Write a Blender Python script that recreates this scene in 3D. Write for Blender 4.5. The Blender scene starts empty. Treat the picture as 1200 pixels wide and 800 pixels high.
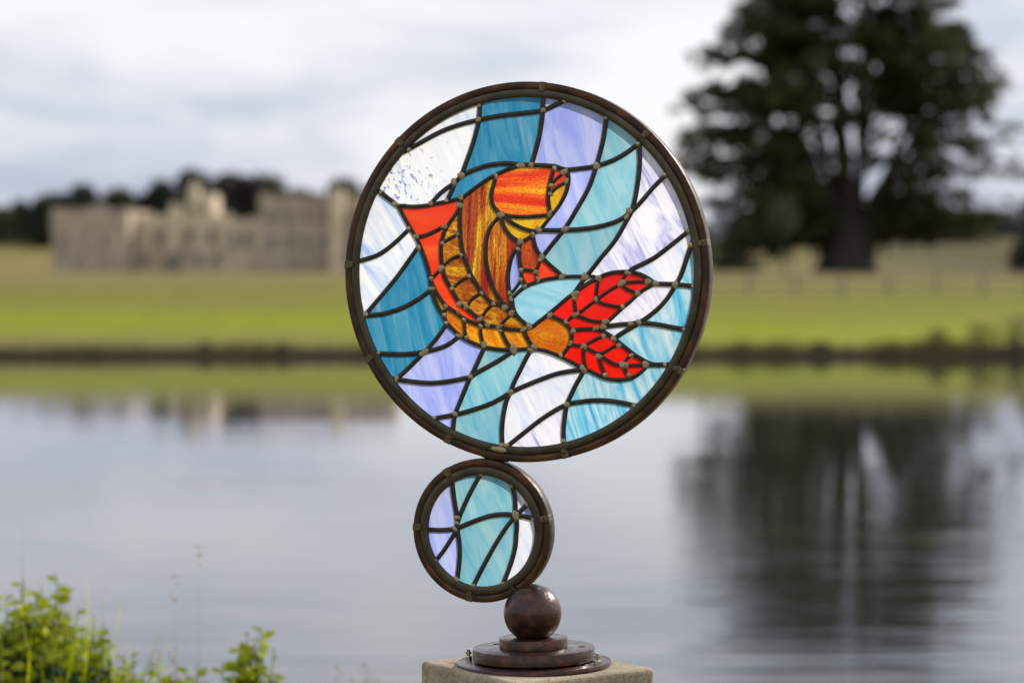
import bpy, bmesh, math, random
from mathutils import Vector, Matrix, Quaternion, noise
R = math.radians
C = bpy.context.scene.collection
SC = bpy.context.scene

# ------------------------------------------------------------------ camera
CZ = 2.5
PITCH = math.atan(65/2833)
cd = bpy.data.cameras.new('camera'); cam = bpy.data.objects.new('camera', cd); C.objects.link(cam)
cd.lens = 85; cd.sensor_width = 36; cd.clip_end = 20000; cd.clip_start = 0.1
cam.location = (0, 0, CZ); cam.rotation_euler = (math.pi/2 - PITCH, 0, 0)
cd.dof.use_dof = True; cd.dof.focus_distance = 3.80; cd.dof.aperture_fstop = 3.2; cd.dof.aperture_blades = 0
SC.camera = cam
SC.view_settings.view_transform = 'Standard'; SC.view_settings.look = 'None'
SC.view_settings.exposure = 0.14; SC.view_settings.gamma = 1.0

# ------------------------------------------------------------------ sun and sky
SUN = Vector((0.655, 0.545, 0.535)).normalized()
SUN_EL = math.asin(SUN.z); SUN_AZ = math.atan2(SUN.x, SUN.y)
sd = bpy.data.lights.new('sun', 'SUN'); sd.energy = 3.8; sd.angle = R(0.6); sd.color = (1.0, 0.93, 0.83)
so = bpy.data.objects.new('sun', sd); C.objects.link(so); so.rotation_euler = SUN.to_track_quat('Z', 'Y').to_euler()

W = bpy.data.worlds.new('World'); SC.world = W; W.use_nodes = True
nt = W.node_tree; nt.nodes.clear()
def N(nt, t, **k):
    n = nt.nodes.new(t)
    for a, b in k.items(): setattr(n, a, b)
    return n
def ramp(nt, stops, interp='LINEAR'):
    n = nt.nodes.new('ShaderNodeValToRGB'); n.color_ramp.interpolation = interp
    e = n.color_ramp.elements
    while len(e) > 1: e.remove(e[-1])
    e[0].position = stops[0][0]; e[0].color = (*stops[0][1], 1)
    for p, c in stops[1:]:
        x = e.new(p); x.color = (*c, 1)
    return n
wo = N(nt, 'ShaderNodeOutputWorld'); bg = N(nt, 'ShaderNodeBackground'); bg.inputs[1].default_value = 0.1
sky = N(nt, 'ShaderNodeTexSky', sky_type='NISHITA', sun_disc=False); sky.sun_elevation = SUN_EL; sky.sun_rotation = SUN_AZ
tc = N(nt, 'ShaderNodeTexCoord')
mp = N(nt, 'ShaderNodeMapping'); mp.inputs['Scale'].default_value = (6, 6, 22); mp.inputs['Location'].default_value = (3.1, 0.4, 1.7)
mp.inputs['Rotation'].default_value = (0, R(3), 0)
n1 = N(nt, 'ShaderNodeTexNoise'); n1.inputs['Scale'].default_value = 1.0; n1.inputs['Detail'].default_value = 6; n1.inputs['Roughness'].default_value = 0.5; n1.inputs['Distortion'].default_value = 0.35
cr = ramp(nt, [(0.36, (0.50, 0.54, 0.68)), (0.46, (0.66, 0.69, 0.80)), (0.54, (0.82, 0.83, 0.89)), (0.64, (0.94, 0.945, 0.96))])
mul = N(nt, 'ShaderNodeVectorMath', operation='SCALE'); mul.inputs['Scale'].default_value = 9.5
mx = N(nt, 'ShaderNodeMix', data_type='RGBA'); mx.inputs[0].default_value = 0.93
nt.links.new(tc.outputs['Generated'], mp.inputs[0]); nt.links.new(mp.outputs[0], n1.inputs['Vector'])
nt.links.new(n1.outputs['Fac'], cr.inputs[0]); nt.links.new(cr.outputs[0], mul.inputs[0])
nt.links.new(sky.outputs[0], mx.inputs[6]); nt.links.new(mul.outputs[0], mx.inputs[7])
nt.links.new(mx.outputs[2], bg.inputs[0]); nt.links.new(bg.outputs[0], wo.inputs[0])

# ------------------------------------------------------------------ helpers
def P(px, py, dist):
    """point that the photo's pixel (px, py) shows at forward distance dist"""
    a = (px-600)/2833; b = (400-py)/2833; c, s = math.cos(PITCH), math.sin(PITCH)
    k = dist/(c+b*s)
    return Vector((a*k, dist, CZ + (-s+b*c)*k))
class MB:
    def __init__(self): self.v = []; self.f = []; self.m = []
    def add(self, vs, fs, mi=0):
        o = len(self.v); self.v += [tuple(x) for x in vs]; self.f += [tuple(i+o for i in f) for f in fs]; self.m += [mi]*len(fs)
    def box(self, c, s, rz=0.0, mi=0, M=None):
        hx, hy, hz = s[0]/2, s[1]/2, s[2]/2
        vs = [Vector((x*hx, y*hy, z*hz)) for x in (-1, 1) for y in (-1, 1) for z in (-1, 1)]
        M = M or Matrix.Rotation(rz, 3, 'Z')
        self.add([M @ v + Vector(c) for v in vs], [(0,1,3,2),(4,6,7,5),(0,4,5,1),(2,3,7,6),(0,2,6,4),(1,5,7,3)], mi)
    def tube(self, pts, rad, n=8, mi=0):
        pts = [Vector(p) for p in pts]; rings = []
        for i, p in enumerate(pts):
            d = (pts[min(i+1, len(pts)-1)]-pts[max(i-1, 0)])
            d = d.normalized() if d.length > 1e-9 else Vector((0,0,1))
            q = d.to_track_quat('Z', 'Y'); r = rad[i] if hasattr(rad, '__len__') else rad
            rings.append([p + q @ Vector((r*math.cos(2*math.pi*k/n), r*math.sin(2*math.pi*k/n), 0)) for k in range(n)])
        vs = [v for r_ in rings for v in r_]; fs = []
        for i in range(len(pts)-1):
            for k in range(n): fs.append((i*n+k, i*n+(k+1)%n, (i+1)*n+(k+1)%n, (i+1)*n+k))
        fs.append(tuple(range(n))[::-1]); fs.append(tuple((len(pts)-1)*n+k for k in range(n)))
        self.add(vs, fs, mi)
    def lathe(self, prof, n=96, axis='Z', c=(0,0,0), closed=False, mi=0):
        """prof: (radius, height) list"""
        vs = []; c = Vector(c)
        for r, h in prof:
            for k in range(n):
                a = 2*math.pi*k/n
                v = Vector((r*math.cos(a), r*math.sin(a), h)) if axis == 'Z' else Vector((r*math.cos(a), h, r*math.sin(a)))
                vs.append(v + c)
        fs = []; m = len(prof)
        for i in range(m if closed else m-1):
            j = (i+1) % m
            for k in range(n): fs.append((i*n+k, i*n+(k+1)%n, j*n+(k+1)%n, j*n+k))
        self.add(vs, fs, mi)
    def leaf(self, p, s, rnd, mi=0, up=0.0, asp=0.55):
        d = Vector((rnd.gauss(0,1), rnd.gauss(0,1), rnd.gauss(0,1)*(1-up)+up*0.3)).normalized()
        e = d.orthogonal().normalized(); e = Quaternion(d, rnd.uniform(0, 6.28)) @ e
        p = Vector(p); w = e*s*asp
        self.add([p-d*s, p+w, p+d*s, p-w], [(0,1,2,3)], mi)
    def build(self, name, mats, parent=None, smooth=False, bevel=0, fixn=False):
        me = bpy.data.meshes.new(name); me.from_pydata(self.v, [], self.f); me.update()
        if not isinstance(mats, (list, tuple)): mats = [mats]
        for m in mats: me.materials.append(m)
        if len(mats) > 1: me.polygons.foreach_set('material_index', self.m)
        if fixn:
            b = bmesh.new(); b.from_mesh(me); bmesh.ops.recalc_face_normals(b, faces=b.faces); b.to_mesh(me); b.free()
        if smooth: me.polygons.foreach_set('use_smooth', [True]*len(me.polygons))
        o = bpy.data.objects.new(name, me); C.objects.link(o)
        if parent is not None: o.parent = parent
        if bevel:
            m = o.modifiers.new('bevel', 'BEVEL'); m.width = bevel; m.segments = 3; m.limit_method = 'ANGLE'
        return o
def tag(o, label=None, cat=None, group=None, kind=None):
    if label: o['label'] = label
    if cat: o['category'] = cat
    if group: o['group'] = group
    if kind: o['kind'] = kind
    return o
def empty(name, loc, rz=0.0, parent=None):
    o = bpy.data.objects.new(name, None); C.objects.link(o); o.location = loc; o.rotation_euler = (0, 0, rz); o.empty_display_size = 0.1
    if parent is not None: o.parent = parent
    return o

# ------------------------------------------------------------------ materials
def mat(name):
    m = bpy.data.materials.new(name); m.use_nodes = True; m.node_tree.nodes.clear()
    return m, m.node_tree
def coords(nt, scale=(1,1,1), rot=(0,0,0), kind='Object'):
    t = N(nt, 'ShaderNodeTexCoord'); p = N(nt, 'ShaderNodeMapping')
    p.inputs['Scale'].default_value = scale; p.inputs['Rotation'].default_value = rot
    nt.links.new(t.outputs[kind], p.inputs[0]); return p.outputs[0]
def noise_tex(nt, vec, scale, detail=4, rough=0.55, dist=0.0):
    n = N(nt, 'ShaderNodeTexNoise'); n.inputs['Scale'].default_value = scale; n.inputs['Detail'].default_value = detail
    n.inputs['Roughness'].default_value = rough; n.inputs['Distortion'].default_value = dist
    nt.links.new(vec, n.inputs['Vector']); return n
def bump(nt, h, strength, dist):
    b = N(nt, 'ShaderNodeBump'); b.inputs['Strength'].default_value = strength; b.inputs['Distance'].default_value = dist
    nt.links.new(h, b.inputs['Height']); return b.outputs[0]
def surface(name, stops, scale=5, coat=0.0, stretch=(1,1,1), rough=0.6, metal=0.0, bs=0.0, bd=0.01, bscale=None, detail=5, rr=None, spec=None, kind='Object'):
    m, nt = mat(name); o = N(nt, 'ShaderNodeOutputMaterial'); b = N(nt, 'ShaderNodeBsdfPrincipled')
    v = coords(nt, stretch, kind=kind); n = noise_tex(nt, v, scale, detail)
    c = ramp(nt, stops); nt.links.new(n.outputs['Fac'], c.inputs[0]); nt.links.new(c.outputs[0], b.inputs['Base Color'])
    b.inputs['Roughness'].default_value = rough; b.inputs['Metallic'].default_value = metal
    if coat: b.inputs['Coat Weight'].default_value = coat; b.inputs['Coat Roughness'].default_value = 0.16
    if spec is not None: b.inputs['Specular IOR Level'].default_value = spec
    if rr:
        n3 = noise_tex(nt, v, scale*1.7, 4); k = N(nt, 'ShaderNodeMapRange'); k.inputs[1].default_value = 0.3; k.inputs[2].default_value = 0.7
        k.inputs[3].default_value = rr[0]; k.inputs[4].default_value = rr[1]
        nt.links.new(n3.outputs['Fac'], k.inputs[0]); nt.links.new(k.outputs[0], b.inputs['Roughness'])
    if bs:
        n2 = noise_tex(nt, v, bscale or scale*3, 4); nt.links.new(bump(nt, n2.outputs['Fac'], bs, bd), b.inputs['Normal'])
    nt.links.new(b.outputs[0], o.inputs[0]); return m

def glass(name, stops, rot=20, along=5, across=45, gloss=1.0, fleck=None, clear=0.0, back=0.12, dens=0.74, detail=6, dist=1.5, grain=0.0):
    """opalescent art glass: colour drawn out in streaks, light comes through it"""
    m, nt = mat(name); o = N(nt, 'ShaderNodeOutputMaterial')
    t = N(nt, 'ShaderNodeTexCoord'); oi = N(nt, 'ShaderNodeObjectInfo')
    off = N(nt, 'ShaderNodeVectorMath', operation='SCALE'); off.inputs[0].default_value = (3.1, 0.0, 5.7)
    nt.links.new(oi.outputs['Random'], off.inputs['Scale'])
    add = N(nt, 'ShaderNodeVectorMath', operation='ADD'); nt.links.new(t.outputs['Object'], add.inputs[0]); nt.links.new(off.outputs[0], add.inputs[1])
    r_ = N(nt, 'ShaderNodeVectorRotate', rotation_type='Y_AXIS'); r_.inputs['Angle'].default_value = R(rot); nt.links.new(add.outputs[0], r_.inputs['Vector'])
    mp = N(nt, 'ShaderNodeMapping'); mp.inputs['Scale'].default_value = (across, 1, along); nt.links.new(r_.outputs[0], mp.inputs[0])
    n = noise_tex(nt, mp.outputs[0], 1.0, detail, 0.6, dist)
    c = ramp(nt, stops); nt.links.new(n.outputs['Fac'], c.inputs[0]); col = c.outputs[0]
    if fleck:
        fcol, lo, hi = fleck
        fm = N(nt, 'ShaderNodeMapping'); fm.inputs['Scale'].default_value = (150, 1, 95); nt.links.new(r_.outputs[0], fm.inputs[0]); n5 = noise_tex(nt, fm.outputs[0], 1.0, 3, 0.6, 0.5)
        ds = N(nt, 'ShaderNodeVectorMath', operation='DISTANCE'); ds.inputs[1].default_value = (-0.232, 0, 0.752); nt.links.new(t.outputs['Object'], ds.inputs[0])
        dm = N(nt, 'ShaderNodeMapRange'); dm.inputs[1].default_value = 0.0; dm.inputs[2].default_value = 0.13; dm.inputs[3].default_value = 0.09; dm.inputs[4].default_value = -0.09; nt.links.new(ds.outputs['Value'], dm.inputs[0])
        ma = N(nt, 'ShaderNodeMath', operation='ADD'); nt.links.new(n5.outputs['Fac'], ma.inputs[0]); nt.links.new(dm.outputs[0], ma.inputs[1])
        k = N(nt, 'ShaderNodeMapRange'); k.inputs[1].default_value = lo; k.inputs[2].default_value = hi; k.inputs[4].default_value = 0.85; nt.links.new(ma.outputs[0], k.inputs[0])
        mm = N(nt, 'ShaderNodeMix', data_type='RGBA'); nt.links.new(k.outputs[0], mm.inputs[0]); nt.links.new(col, mm.inputs[6]); mm.inputs[7].default_value = (*fcol, 1); col = mm.outputs[2]
    tr = N(nt, 'ShaderNodeBsdfTranslucent'); df = N(nt, 'ShaderNodeBsdfDiffuse'); gl = N(nt, 'ShaderNodeBsdfGlossy'); gl.inputs['Roughness'].default_value = 0.12
    if grain:
        gm = N(nt, 'ShaderNodeMapping'); gm.inputs['Scale'].default_value = (420, 1, 170); nt.links.new(r_.outputs[0], gm.inputs[0]); gn = noise_tex(nt, gm.outputs[0], 1.0, 3, 0.7)
        gr = ramp(nt, [(0.34,(1-grain, 1-grain*1.15, 1-grain*1.2)), (0.52,(1,1,1)), (0.68,(1.12,1.2,1.3))]); nt.links.new(gn.outputs['Fac'], gr.inputs[0])
        gx = N(nt, 'ShaderNodeVectorMath', operation='MULTIPLY'); nt.links.new(col, gx.inputs[0]); nt.links.new(gr.outputs[0], gx.inputs[1]); col = gx.outputs[0]
    dk = N(nt, 'ShaderNodeVectorMath', operation='SCALE'); pv = N(nt, 'ShaderNodeMapRange'); pv.inputs[3].default_value = dens*0.90; pv.inputs[4].default_value = dens*1.08; nt.links.new(oi.outputs['Random'], pv.inputs[0]); nt.links.new(pv.outputs[0], dk.inputs['Scale']); nt.links.new(col, dk.inputs[0]); col = dk.outputs[0]
    nt.links.new(col, tr.inputs[0]); nt.links.new(col, df.inputs[0])
    m1 = N(nt, 'ShaderNodeMixShader'); m1.inputs[0].default_value = back; nt.links.new(tr.outputs[0], m1.inputs[1]); nt.links.new(df.outputs[0], m1.inputs[2]); last = m1.outputs[0]
    if clear:
        tp = N(nt, 'ShaderNodeBsdfTransparent'); nt.links.new(col, tp.inputs[0])
        m2 = N(nt, 'ShaderNodeMixShader'); m2.inputs[0].default_value = clear; nt.links.new(last, m2.inputs[1]); nt.links.new(tp.outputs[0], m2.inputs[2]); last = m2.outputs[0]
    fr = N(nt, 'ShaderNodeFresnel'); fr.inputs[0].default_value = 1.45
    nb = noise_tex(nt, mp.outputs[0], 1.5, 2); bn = bump(nt, nb.outputs['Fac'], 0.25, 0.002)
    nt.links.new(bn, gl.inputs['Normal'])
    m3 = N(nt, 'ShaderNodeMixShader'); nt.links.new(fr.outputs[0], m3.inputs[0]); nt.links.new(last, m3.inputs[1]); nt.links.new(gl.outputs[0], m3.inputs[2])
    nt.links.new(m3.outputs[0], o.inputs[0]); return m

G = {
 'white':  glass('white opal glass', dens=0.75, stops=[(0.32,(0.42,0.56,0.92)), (0.45,(0.74,0.84,1.0)), (0.60,(0.95,0.97,1.0))], rot=35, along=6, across=40),
 'speckle':glass('white opal glass with blue flecks', dens=0.74, stops=[(0.30,(0.55,0.70,0.95)), (0.42,(0.84,0.91,1.0)), (0.57,(0.96,0.98,1.0))], rot=30, along=6, across=36, fleck=((0.09,0.16,0.55), 0.60, 0.68)),
 'teal':   glass('teal glass', [(0.28,(0.008,0.17,0.38)), (0.45,(0.022,0.26,0.47)), (0.58,(0.07,0.33,0.52)), (0.72,(0.24,0.42,0.60))], rot=12, along=5, across=38),
 'lilac':  glass('lilac glass', [(0.30,(0.28,0.34,0.95)), (0.46,(0.40,0.48,1.0)), (0.62,(0.55,0.62,1.0))], rot=15, along=5, across=28),
 'aqua':   glass('aqua glass', [(0.30,(0.13,0.48,0.68)), (0.46,(0.24,0.58,0.71)), (0.62,(0.36,0.66,0.75))], rot=22, along=6, across=34),
 'pale':   glass('pale aqua glass', [(0.30,(0.20,0.56,0.74)), (0.50,(0.32,0.66,0.82)), (0.65,(0.45,0.74,0.86))], rot=70, along=8, across=24),
 'swirl':  glass('white glass with lilac swirls', dens=0.82, stops=[(0.30,(0.34,0.35,0.80)), (0.40,(0.64,0.66,0.90)), (0.52,(0.86,0.87,1.0)), (0.65,(0.93,0.94,1.0))], rot=32, along=7, across=30, dist=3),
 'mist':   glass('misty white glass', dens=0.82, stops=[(0.28,(0.45,0.62,0.90)), (0.42,(0.74,0.81,1.0)), (0.58,(0.92,0.93,1.0))], rot=25, along=6, across=30, dist=2.5),
 'sky':    glass('sky blue streaky glass', [(0.30,(0.03,0.38,0.74)), (0.42,(0.18,0.60,0.84)), (0.55,(0.50,0.78,0.88)), (0.70,(0.80,0.90,0.93))], rot=18, along=6, across=32, dist=2.2),
 'fin':    glass('orange red glass', [(0.30,(0.90,0.03,0.004)), (0.50,(0.95,0.055,0.006)), (0.70,(0.95,0.11,0.008))], rot=80, along=5, across=22),
 'pectoral':glass('scarlet glass', [(0.30,(0.80,0.02,0.004)), (0.60,(0.95,0.06,0.006))], rot=10, along=5, across=22),
 'lobe':   glass('red glass', [(0.30,(0.80,0.004,0.002)), (0.55,(0.94,0.009,0.003)), (0.72,(0.95,0.03,0.004))], rot=40, along=8, across=16),
 'belly':  glass('amber streaky glass', grain=0.6, stops=[(0.30,(0.26,0.03,0.003)), (0.42,(0.46,0.10,0.004)), (0.52,(0.66,0.24,0.006)), (0.66,(0.92,0.56,0.015))], rot=78, along=14, across=75),
 'scale':  glass('golden amber glass', grain=0.35, stops=[(0.32,(0.66,0.10,0.004)), (0.46,(0.80,0.24,0.006)), (0.60,(0.98,0.46,0.012))], rot=40, along=12, across=40),
 'flank':  glass('red and gold streaky glass', grain=0.6, stops=[(0.30,(0.12,0.004,0.003)), (0.42,(0.34,0.020,0.004)), (0.51,(0.50,0.10,0.006)), (0.58,(0.62,0.26,0.008)), (0.67,(0.98,0.72,0.01))], rot=-4, along=3, across=34),
 'head':   glass('flame streaked glass', grain=0.45, stops=[(0.32,(0.70,0.012,0.003)), (0.44,(0.92,0.06,0.004)), (0.53,(1.0,0.26,0.006)), (0.64,(1.0,0.55,0.012))], rot=88, along=2.6, across=30, dist=1),
 'eye':    glass('ruby glass', [(0.30,(0.70,0.03,0.006)), (0.60,(0.88,0.06,0.01))], along=8, across=20),
 'cheek':  glass('yellow glass', grain=0.3, stops=[(0.30,(0.62,0.24,0.004)), (0.46,(0.88,0.45,0.005)), (0.62,(0.94,0.58,0.012))], rot=-30, along=6, across=36),
 'gill':   glass('dark orange glass', grain=0.5, stops=[(0.30,(0.38,0.02,0.003)), (0.60,(0.62,0.10,0.005))], rot=5, along=10, across=40),
 'stalk':  glass('burnt orange glass', grain=0.4, stops=[(0.30,(0.55,0.08,0.003)), (0.48,(0.70,0.15,0.004)), (0.64,(0.78,0.26,0.006))], rot=70, along=10, across=34),
}
M = {}
M['lead'] = surface('leaded came', [(0.3,(0.018,0.015,0.012)), (0.7,(0.05,0.043,0.034))], 60, rough=0.42, metal=0.35, bs=0.3, bd=0.001, bscale=220)
M['came_ring'] = surface('edge came', [(0.3,(0.036,0.030,0.018)), (0.7,(0.085,0.070,0.042))], 30, rough=0.40, metal=0.45, bs=0.3, bd=0.001, bscale=160)
M['solder'] = surface('solder', [(0.3,(0.22,0.165,0.08)), (0.7,(0.55,0.47,0.30))], 160, rough=0.33, metal=0.75, bs=0.5, bd=0.001, bscale=500)
M['strap'] = surface('dull brass', [(0.3,(0.07,0.055,0.028)), (0.7,(0.17,0.135,0.07))], 90, rough=0.4, metal=0.6, bs=0.4, bd=0.001, bscale=300)
M['rust'] = surface('brown rusted steel', [(0.30,(0.020,0.010,0.006)), (0.50,(0.050,0.023,0.010)), (0.66,(0.12,0.046,0.014))], 26, rough=0.42, metal=0.35, bs=0.35, bd=0.0015, bscale=140, rr=(0.32, 0.6))
M['varnish'] = surface('varnished brown iron', [(0.28,(0.014,0.005,0.004)), (0.44,(0.038,0.013,0.008)), (0.58,(0.070,0.023,0.013)), (0.70,(0.15,0.046,0.018))], 45, coat=0.4, rough=0.25, metal=0.5, bs=0.5, bd=0.0016, bscale=150, rr=(0.22, 0.55))
M['steel'] = surface('bright steel', [(0.3,(0.45,0.43,0.38)), (0.7,(0.65,0.63,0.58))], 80, rough=0.22, metal=1.0)
M['dark'] = surface('dark hole', [(0.3,(0.006,0.005,0.005)), (0.7,(0.01,0.008,0.008))], 50, rough=0.9)
def stone_mat():
    m, nt = mat('weathered cast stone'); o = N(nt, 'ShaderNodeOutputMaterial'); b = N(nt, 'ShaderNodeBsdfPrincipled')
    v = coords(nt); n = noise_tex(nt, v, 9, 6, 0.6); n2 = noise_tex(nt, v, 190, 3, 0.7)
    c = ramp(nt, [(0.30,(0.25,0.20,0.135)), (0.50,(0.37,0.30,0.21)), (0.70,(0.45,0.37,0.26))]); c2 = ramp(nt, [(0.34,(0.55,0.55,0.55)), (0.50,(1,1,1)), (0.68,(1.12,1.1,1.08))])
    x = N(nt, 'ShaderNodeMix', data_type='RGBA', blend_type='MULTIPLY'); x.inputs[0].default_value = 0.8
    nt.links.new(n.outputs['Fac'], c.inputs[0]); nt.links.new(n2.outputs['Fac'], c2.inputs[0]); nt.links.new(c.outputs[0], x.inputs[6]); nt.links.new(c2.outputs[0], x.inputs[7])
    n6 = noise_tex(nt, v, 26, 5, 0.65, 0.8); c6 = ramp(nt, [(0.52,(0,0,0)), (0.64,(0.75,0.75,0.75))]); nt.links.new(n6.outputs['Fac'], c6.inputs[0])
    y = N(nt, 'ShaderNodeMix', data_type='RGBA'); nt.links.new(c6.outputs[0], y.inputs[0]); nt.links.new(x.outputs[2], y.inputs[6]); y.inputs[7].default_value = (0.20, 0.185, 0.125, 1); x = y
    nt.links.new(x.outputs[2], b.inputs['Base Color']); b.inputs['Roughness'].default_value = 0.9
    nt.links.new(bump(nt, n2.outputs['Fac'], 0.6, 0.002), b.inputs['Normal']); nt.links.new(b.outputs[0], o.inputs[0]); return m
M['stone'] = stone_mat()
M['castle'] = surface('ragstone in painted sunlit tone', [(0.30,(0.50,0.41,0.29)), (0.50,(0.64,0.535,0.39)), (0.70,(0.72,0.61,0.45))], 0.35, rough=0.9, bs=0.4, bd=0.1, bscale=2)  # sunlight on the central range is put into this paler stone tone
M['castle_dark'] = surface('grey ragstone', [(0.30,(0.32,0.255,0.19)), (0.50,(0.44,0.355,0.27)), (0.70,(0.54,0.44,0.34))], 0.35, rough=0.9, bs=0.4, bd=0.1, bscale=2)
M['pane'] = surface('window glass', [(0.3,(0.03,0.036,0.048)), (0.7,(0.06,0.07,0.085))], 1.0, rough=0.15)
M['lead_roof'] = surface('lead roof', [(0.3,(0.10,0.10,0.10)), (0.7,(0.18,0.17,0.16))], 0.4, rough=0.7)
M['wood'] = surface('grey fence timber', [(0.3,(0.16,0.14,0.11)), (0.7,(0.30,0.27,0.22))], 3, stretch=(1,1,6), rough=0.85)
M['bark'] = surface('dark bark', [(0.3,(0.018,0.014,0.011)), (0.7,(0.055,0.044,0.034))], 2.0, stretch=(3,3,0.6), rough=0.9, bs=0.6, bd=0.1)
def leafmat(name, stops, scale=0.4, trans=0.25, rough=0.6):
    m, nt = mat(name); o = N(nt, 'ShaderNodeOutputMaterial'); b = N(nt, 'ShaderNodeBsdfPrincipled'); t = N(nt, 'ShaderNodeBsdfTranslucent')
    v = coords(nt); n = noise_tex(nt, v, scale, 5, 0.65); c = ramp(nt, stops); nt.links.new(n.outputs['Fac'], c.inputs[0])
    nt.links.new(c.outputs[0], b.inputs['Base Color']); b.inputs['Roughness'].default_value = rough; b.inputs['Specular IOR Level'].default_value = 0.25
    k = N(nt, 'ShaderNodeVectorMath', operation='MULTIPLY'); k.inputs[1].default_value = (1.5, 1.5, 0.6); nt.links.new(c.outputs[0], k.inputs[0]); nt.links.new(k.outputs[0], t.inputs[0])
    x = N(nt, 'ShaderNodeMixShader'); x.inputs[0].default_value = trans
    nt.links.new(b.outputs[0], x.inputs[1]); nt.links.new(t.outputs[0], x.inputs[2]); nt.links.new(x.outputs[0], o.inputs[0]); return m
M['cedar'] = leafmat('cedar needles', [(0.30,(0.018,0.027,0.009)), (0.50,(0.040,0.054,0.015)), (0.70,(0.085,0.102,0.022))], 0.25, 0.15)
M['far_dark'] = leafmat('dark woodland leaves', [(0.30,(0.022,0.032,0.026)), (0.50,(0.040,0.054,0.036)), (0.70,(0.07,0.082,0.045))], 0.12, 0.15)
M['far_olive'] = leafmat('olive woodland leaves', [(0.30,(0.045,0.052,0.026)), (0.50,(0.075,0.082,0.036)), (0.70,(0.12,0.118,0.05))], 0.12, 0.15)
M['far_copper'] = leafmat('copper leaves', [(0.30,(0.030,0.024,0.024)), (0.50,(0.048,0.038,0.034)), (0.70,(0.075,0.058,0.045))], 0.12, 0.12)
M['far_blue'] = leafmat('leaves with painted distance haze', [(0.30,(0.055,0.07,0.07)), (0.50,(0.085,0.10,0.092)), (0.70,(0.12,0.135,0.11))], 0.12, 0.15)  # blue haze of distance is painted into these leaf colours
M['bankleaf'] = leafmat('bank herbage', [(0.30,(0.07,0.058,0.026)), (0.50,(0.13,0.11,0.042)), (0.70,(0.22,0.175,0.075))], 0.7, 0.25)
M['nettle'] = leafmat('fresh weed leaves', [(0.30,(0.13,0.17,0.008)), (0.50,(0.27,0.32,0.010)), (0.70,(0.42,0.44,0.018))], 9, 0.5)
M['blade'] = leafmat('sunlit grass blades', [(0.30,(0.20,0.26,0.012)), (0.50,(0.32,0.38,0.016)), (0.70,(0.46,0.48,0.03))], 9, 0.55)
M['nettle_dark'] = leafmat('deep green weed with painted shade', [(0.30,(0.012,0.028,0.008)), (0.50,(0.026,0.052,0.012)), (0.70,(0.055,0.09,0.02))], 9, 0.25)  # deep green for stems, also the painted shade inside weed clumps
M['pale_leaf'] = leafmat('pale leaves', [(0.30,(0.25,0.31,0.16)), (0.50,(0.36,0.42,0.24)), (0.70,(0.48,0.52,0.34))], 9, 0.3)
M['rustleaf'] = leafmat('rusty leaves', [(0.30,(0.22,0.07,0.012)), (0.50,(0.36,0.13,0.02)), (0.70,(0.45,0.22,0.04))], 9, 0.3)
M['straw'] = leafmat('straw', [(0.30,(0.25,0.18,0.10)), (0.50,(0.36,0.27,0.16)), (0.70,(0.45,0.36,0.24))], 9, 0.2)

# ------------------------------------------------------------------ ground, lake
def lerp_tab(t, x):
    if x <= t[0][0]: return t[0][1]
    for (a, b), (c, d) in zip(t[:-1], t[1:]):
        if x <= c: return b + (d-b)*(x-a)/(c-a)
    return t[-1][1]
PROFILE = [(-400,1.2),(-5,0.9),(8.6,0.9),(9.3,0.8),(10.0,-0.3),(12,-1.4),(84.2,-1.2),(85.2,-0.12),(85.55,0.24),(86.3,0.42),(88.5,0.66),(95,1.5),(102,2.2),(108,2.68),(115,2.93),(130,3.06),(190,3.42),(250,3.82),(275,4.2),(310,5.6),(420,10.3),(520,10.6),(640,12),(900,13),(1300,10),(3000,5),(6000,0)]
def ground(x, y):
    z = lerp_tab(PROFILE, y)
    if y > 86.5:
        k = min(1, (y-86.5)/60)
        z += k*0.22*noise.noise((x*0.03, y*0.03, 0)) + (0.06*noise.noise((x*0.4, y*0.4, 2)))
        if y > 290: z += min(1, (y-290)/130)*1.3*noise.noise((x*0.006, y*0.006, 5))
    elif y < 9: z += 0.05*noise.noise((x*0.9, y*0.9, 1))
    elif 84 < y: z += 0.10*noise.noise((x*0.35, 0, 3)) * (1 if y > 85 else 0.5)
    return z
def shore(x): return 0.55*noise.noise((x*0.06, 1.3, 0)) + 0.25*noise.noise((x*0.33, 4.0, 0))
ys = [-400,-200,-80,-40,-20,-10,-5,-2] + [i*0.5 for i in range(0, 17)] + [8.6,9,9.3,9.6,10,11,12,20,40,60,78,83,84.2,84.7,85.0,85.2,85.4,85.55,85.75,86,86.3,86.8,87.5,88.5,90,92,93.5,95,97,99] + list(range(101,146,2))+list(range(146,200,6)) + list(range(200,440,10)) + list(range(440,920,25)) + [1000,1150,1300,1600,2000,2500,3000,4500,6000,9000]
xs = [-6000,-3000,-1500,-900,-600,-420,-300,-220,-170,-130] + [-100+i*2.5 for i in range(81)] + [130,170,220,300,420,600,900,1500,3000,6000]
g = MB(); nx = len(xs)
for y in ys:
    for x in xs:
        yy = y + (shore(x) if 83 < y < 92 else 0)
        g.v.append((x, yy, ground(x, y)))
for j in range(len(ys)-1):
    for i in range(nx-1): g.f.append((j*nx+i, j*nx+i+1, (j+1)*nx+i+1, (j+1)*nx+i)); g.m.append(0)
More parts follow.
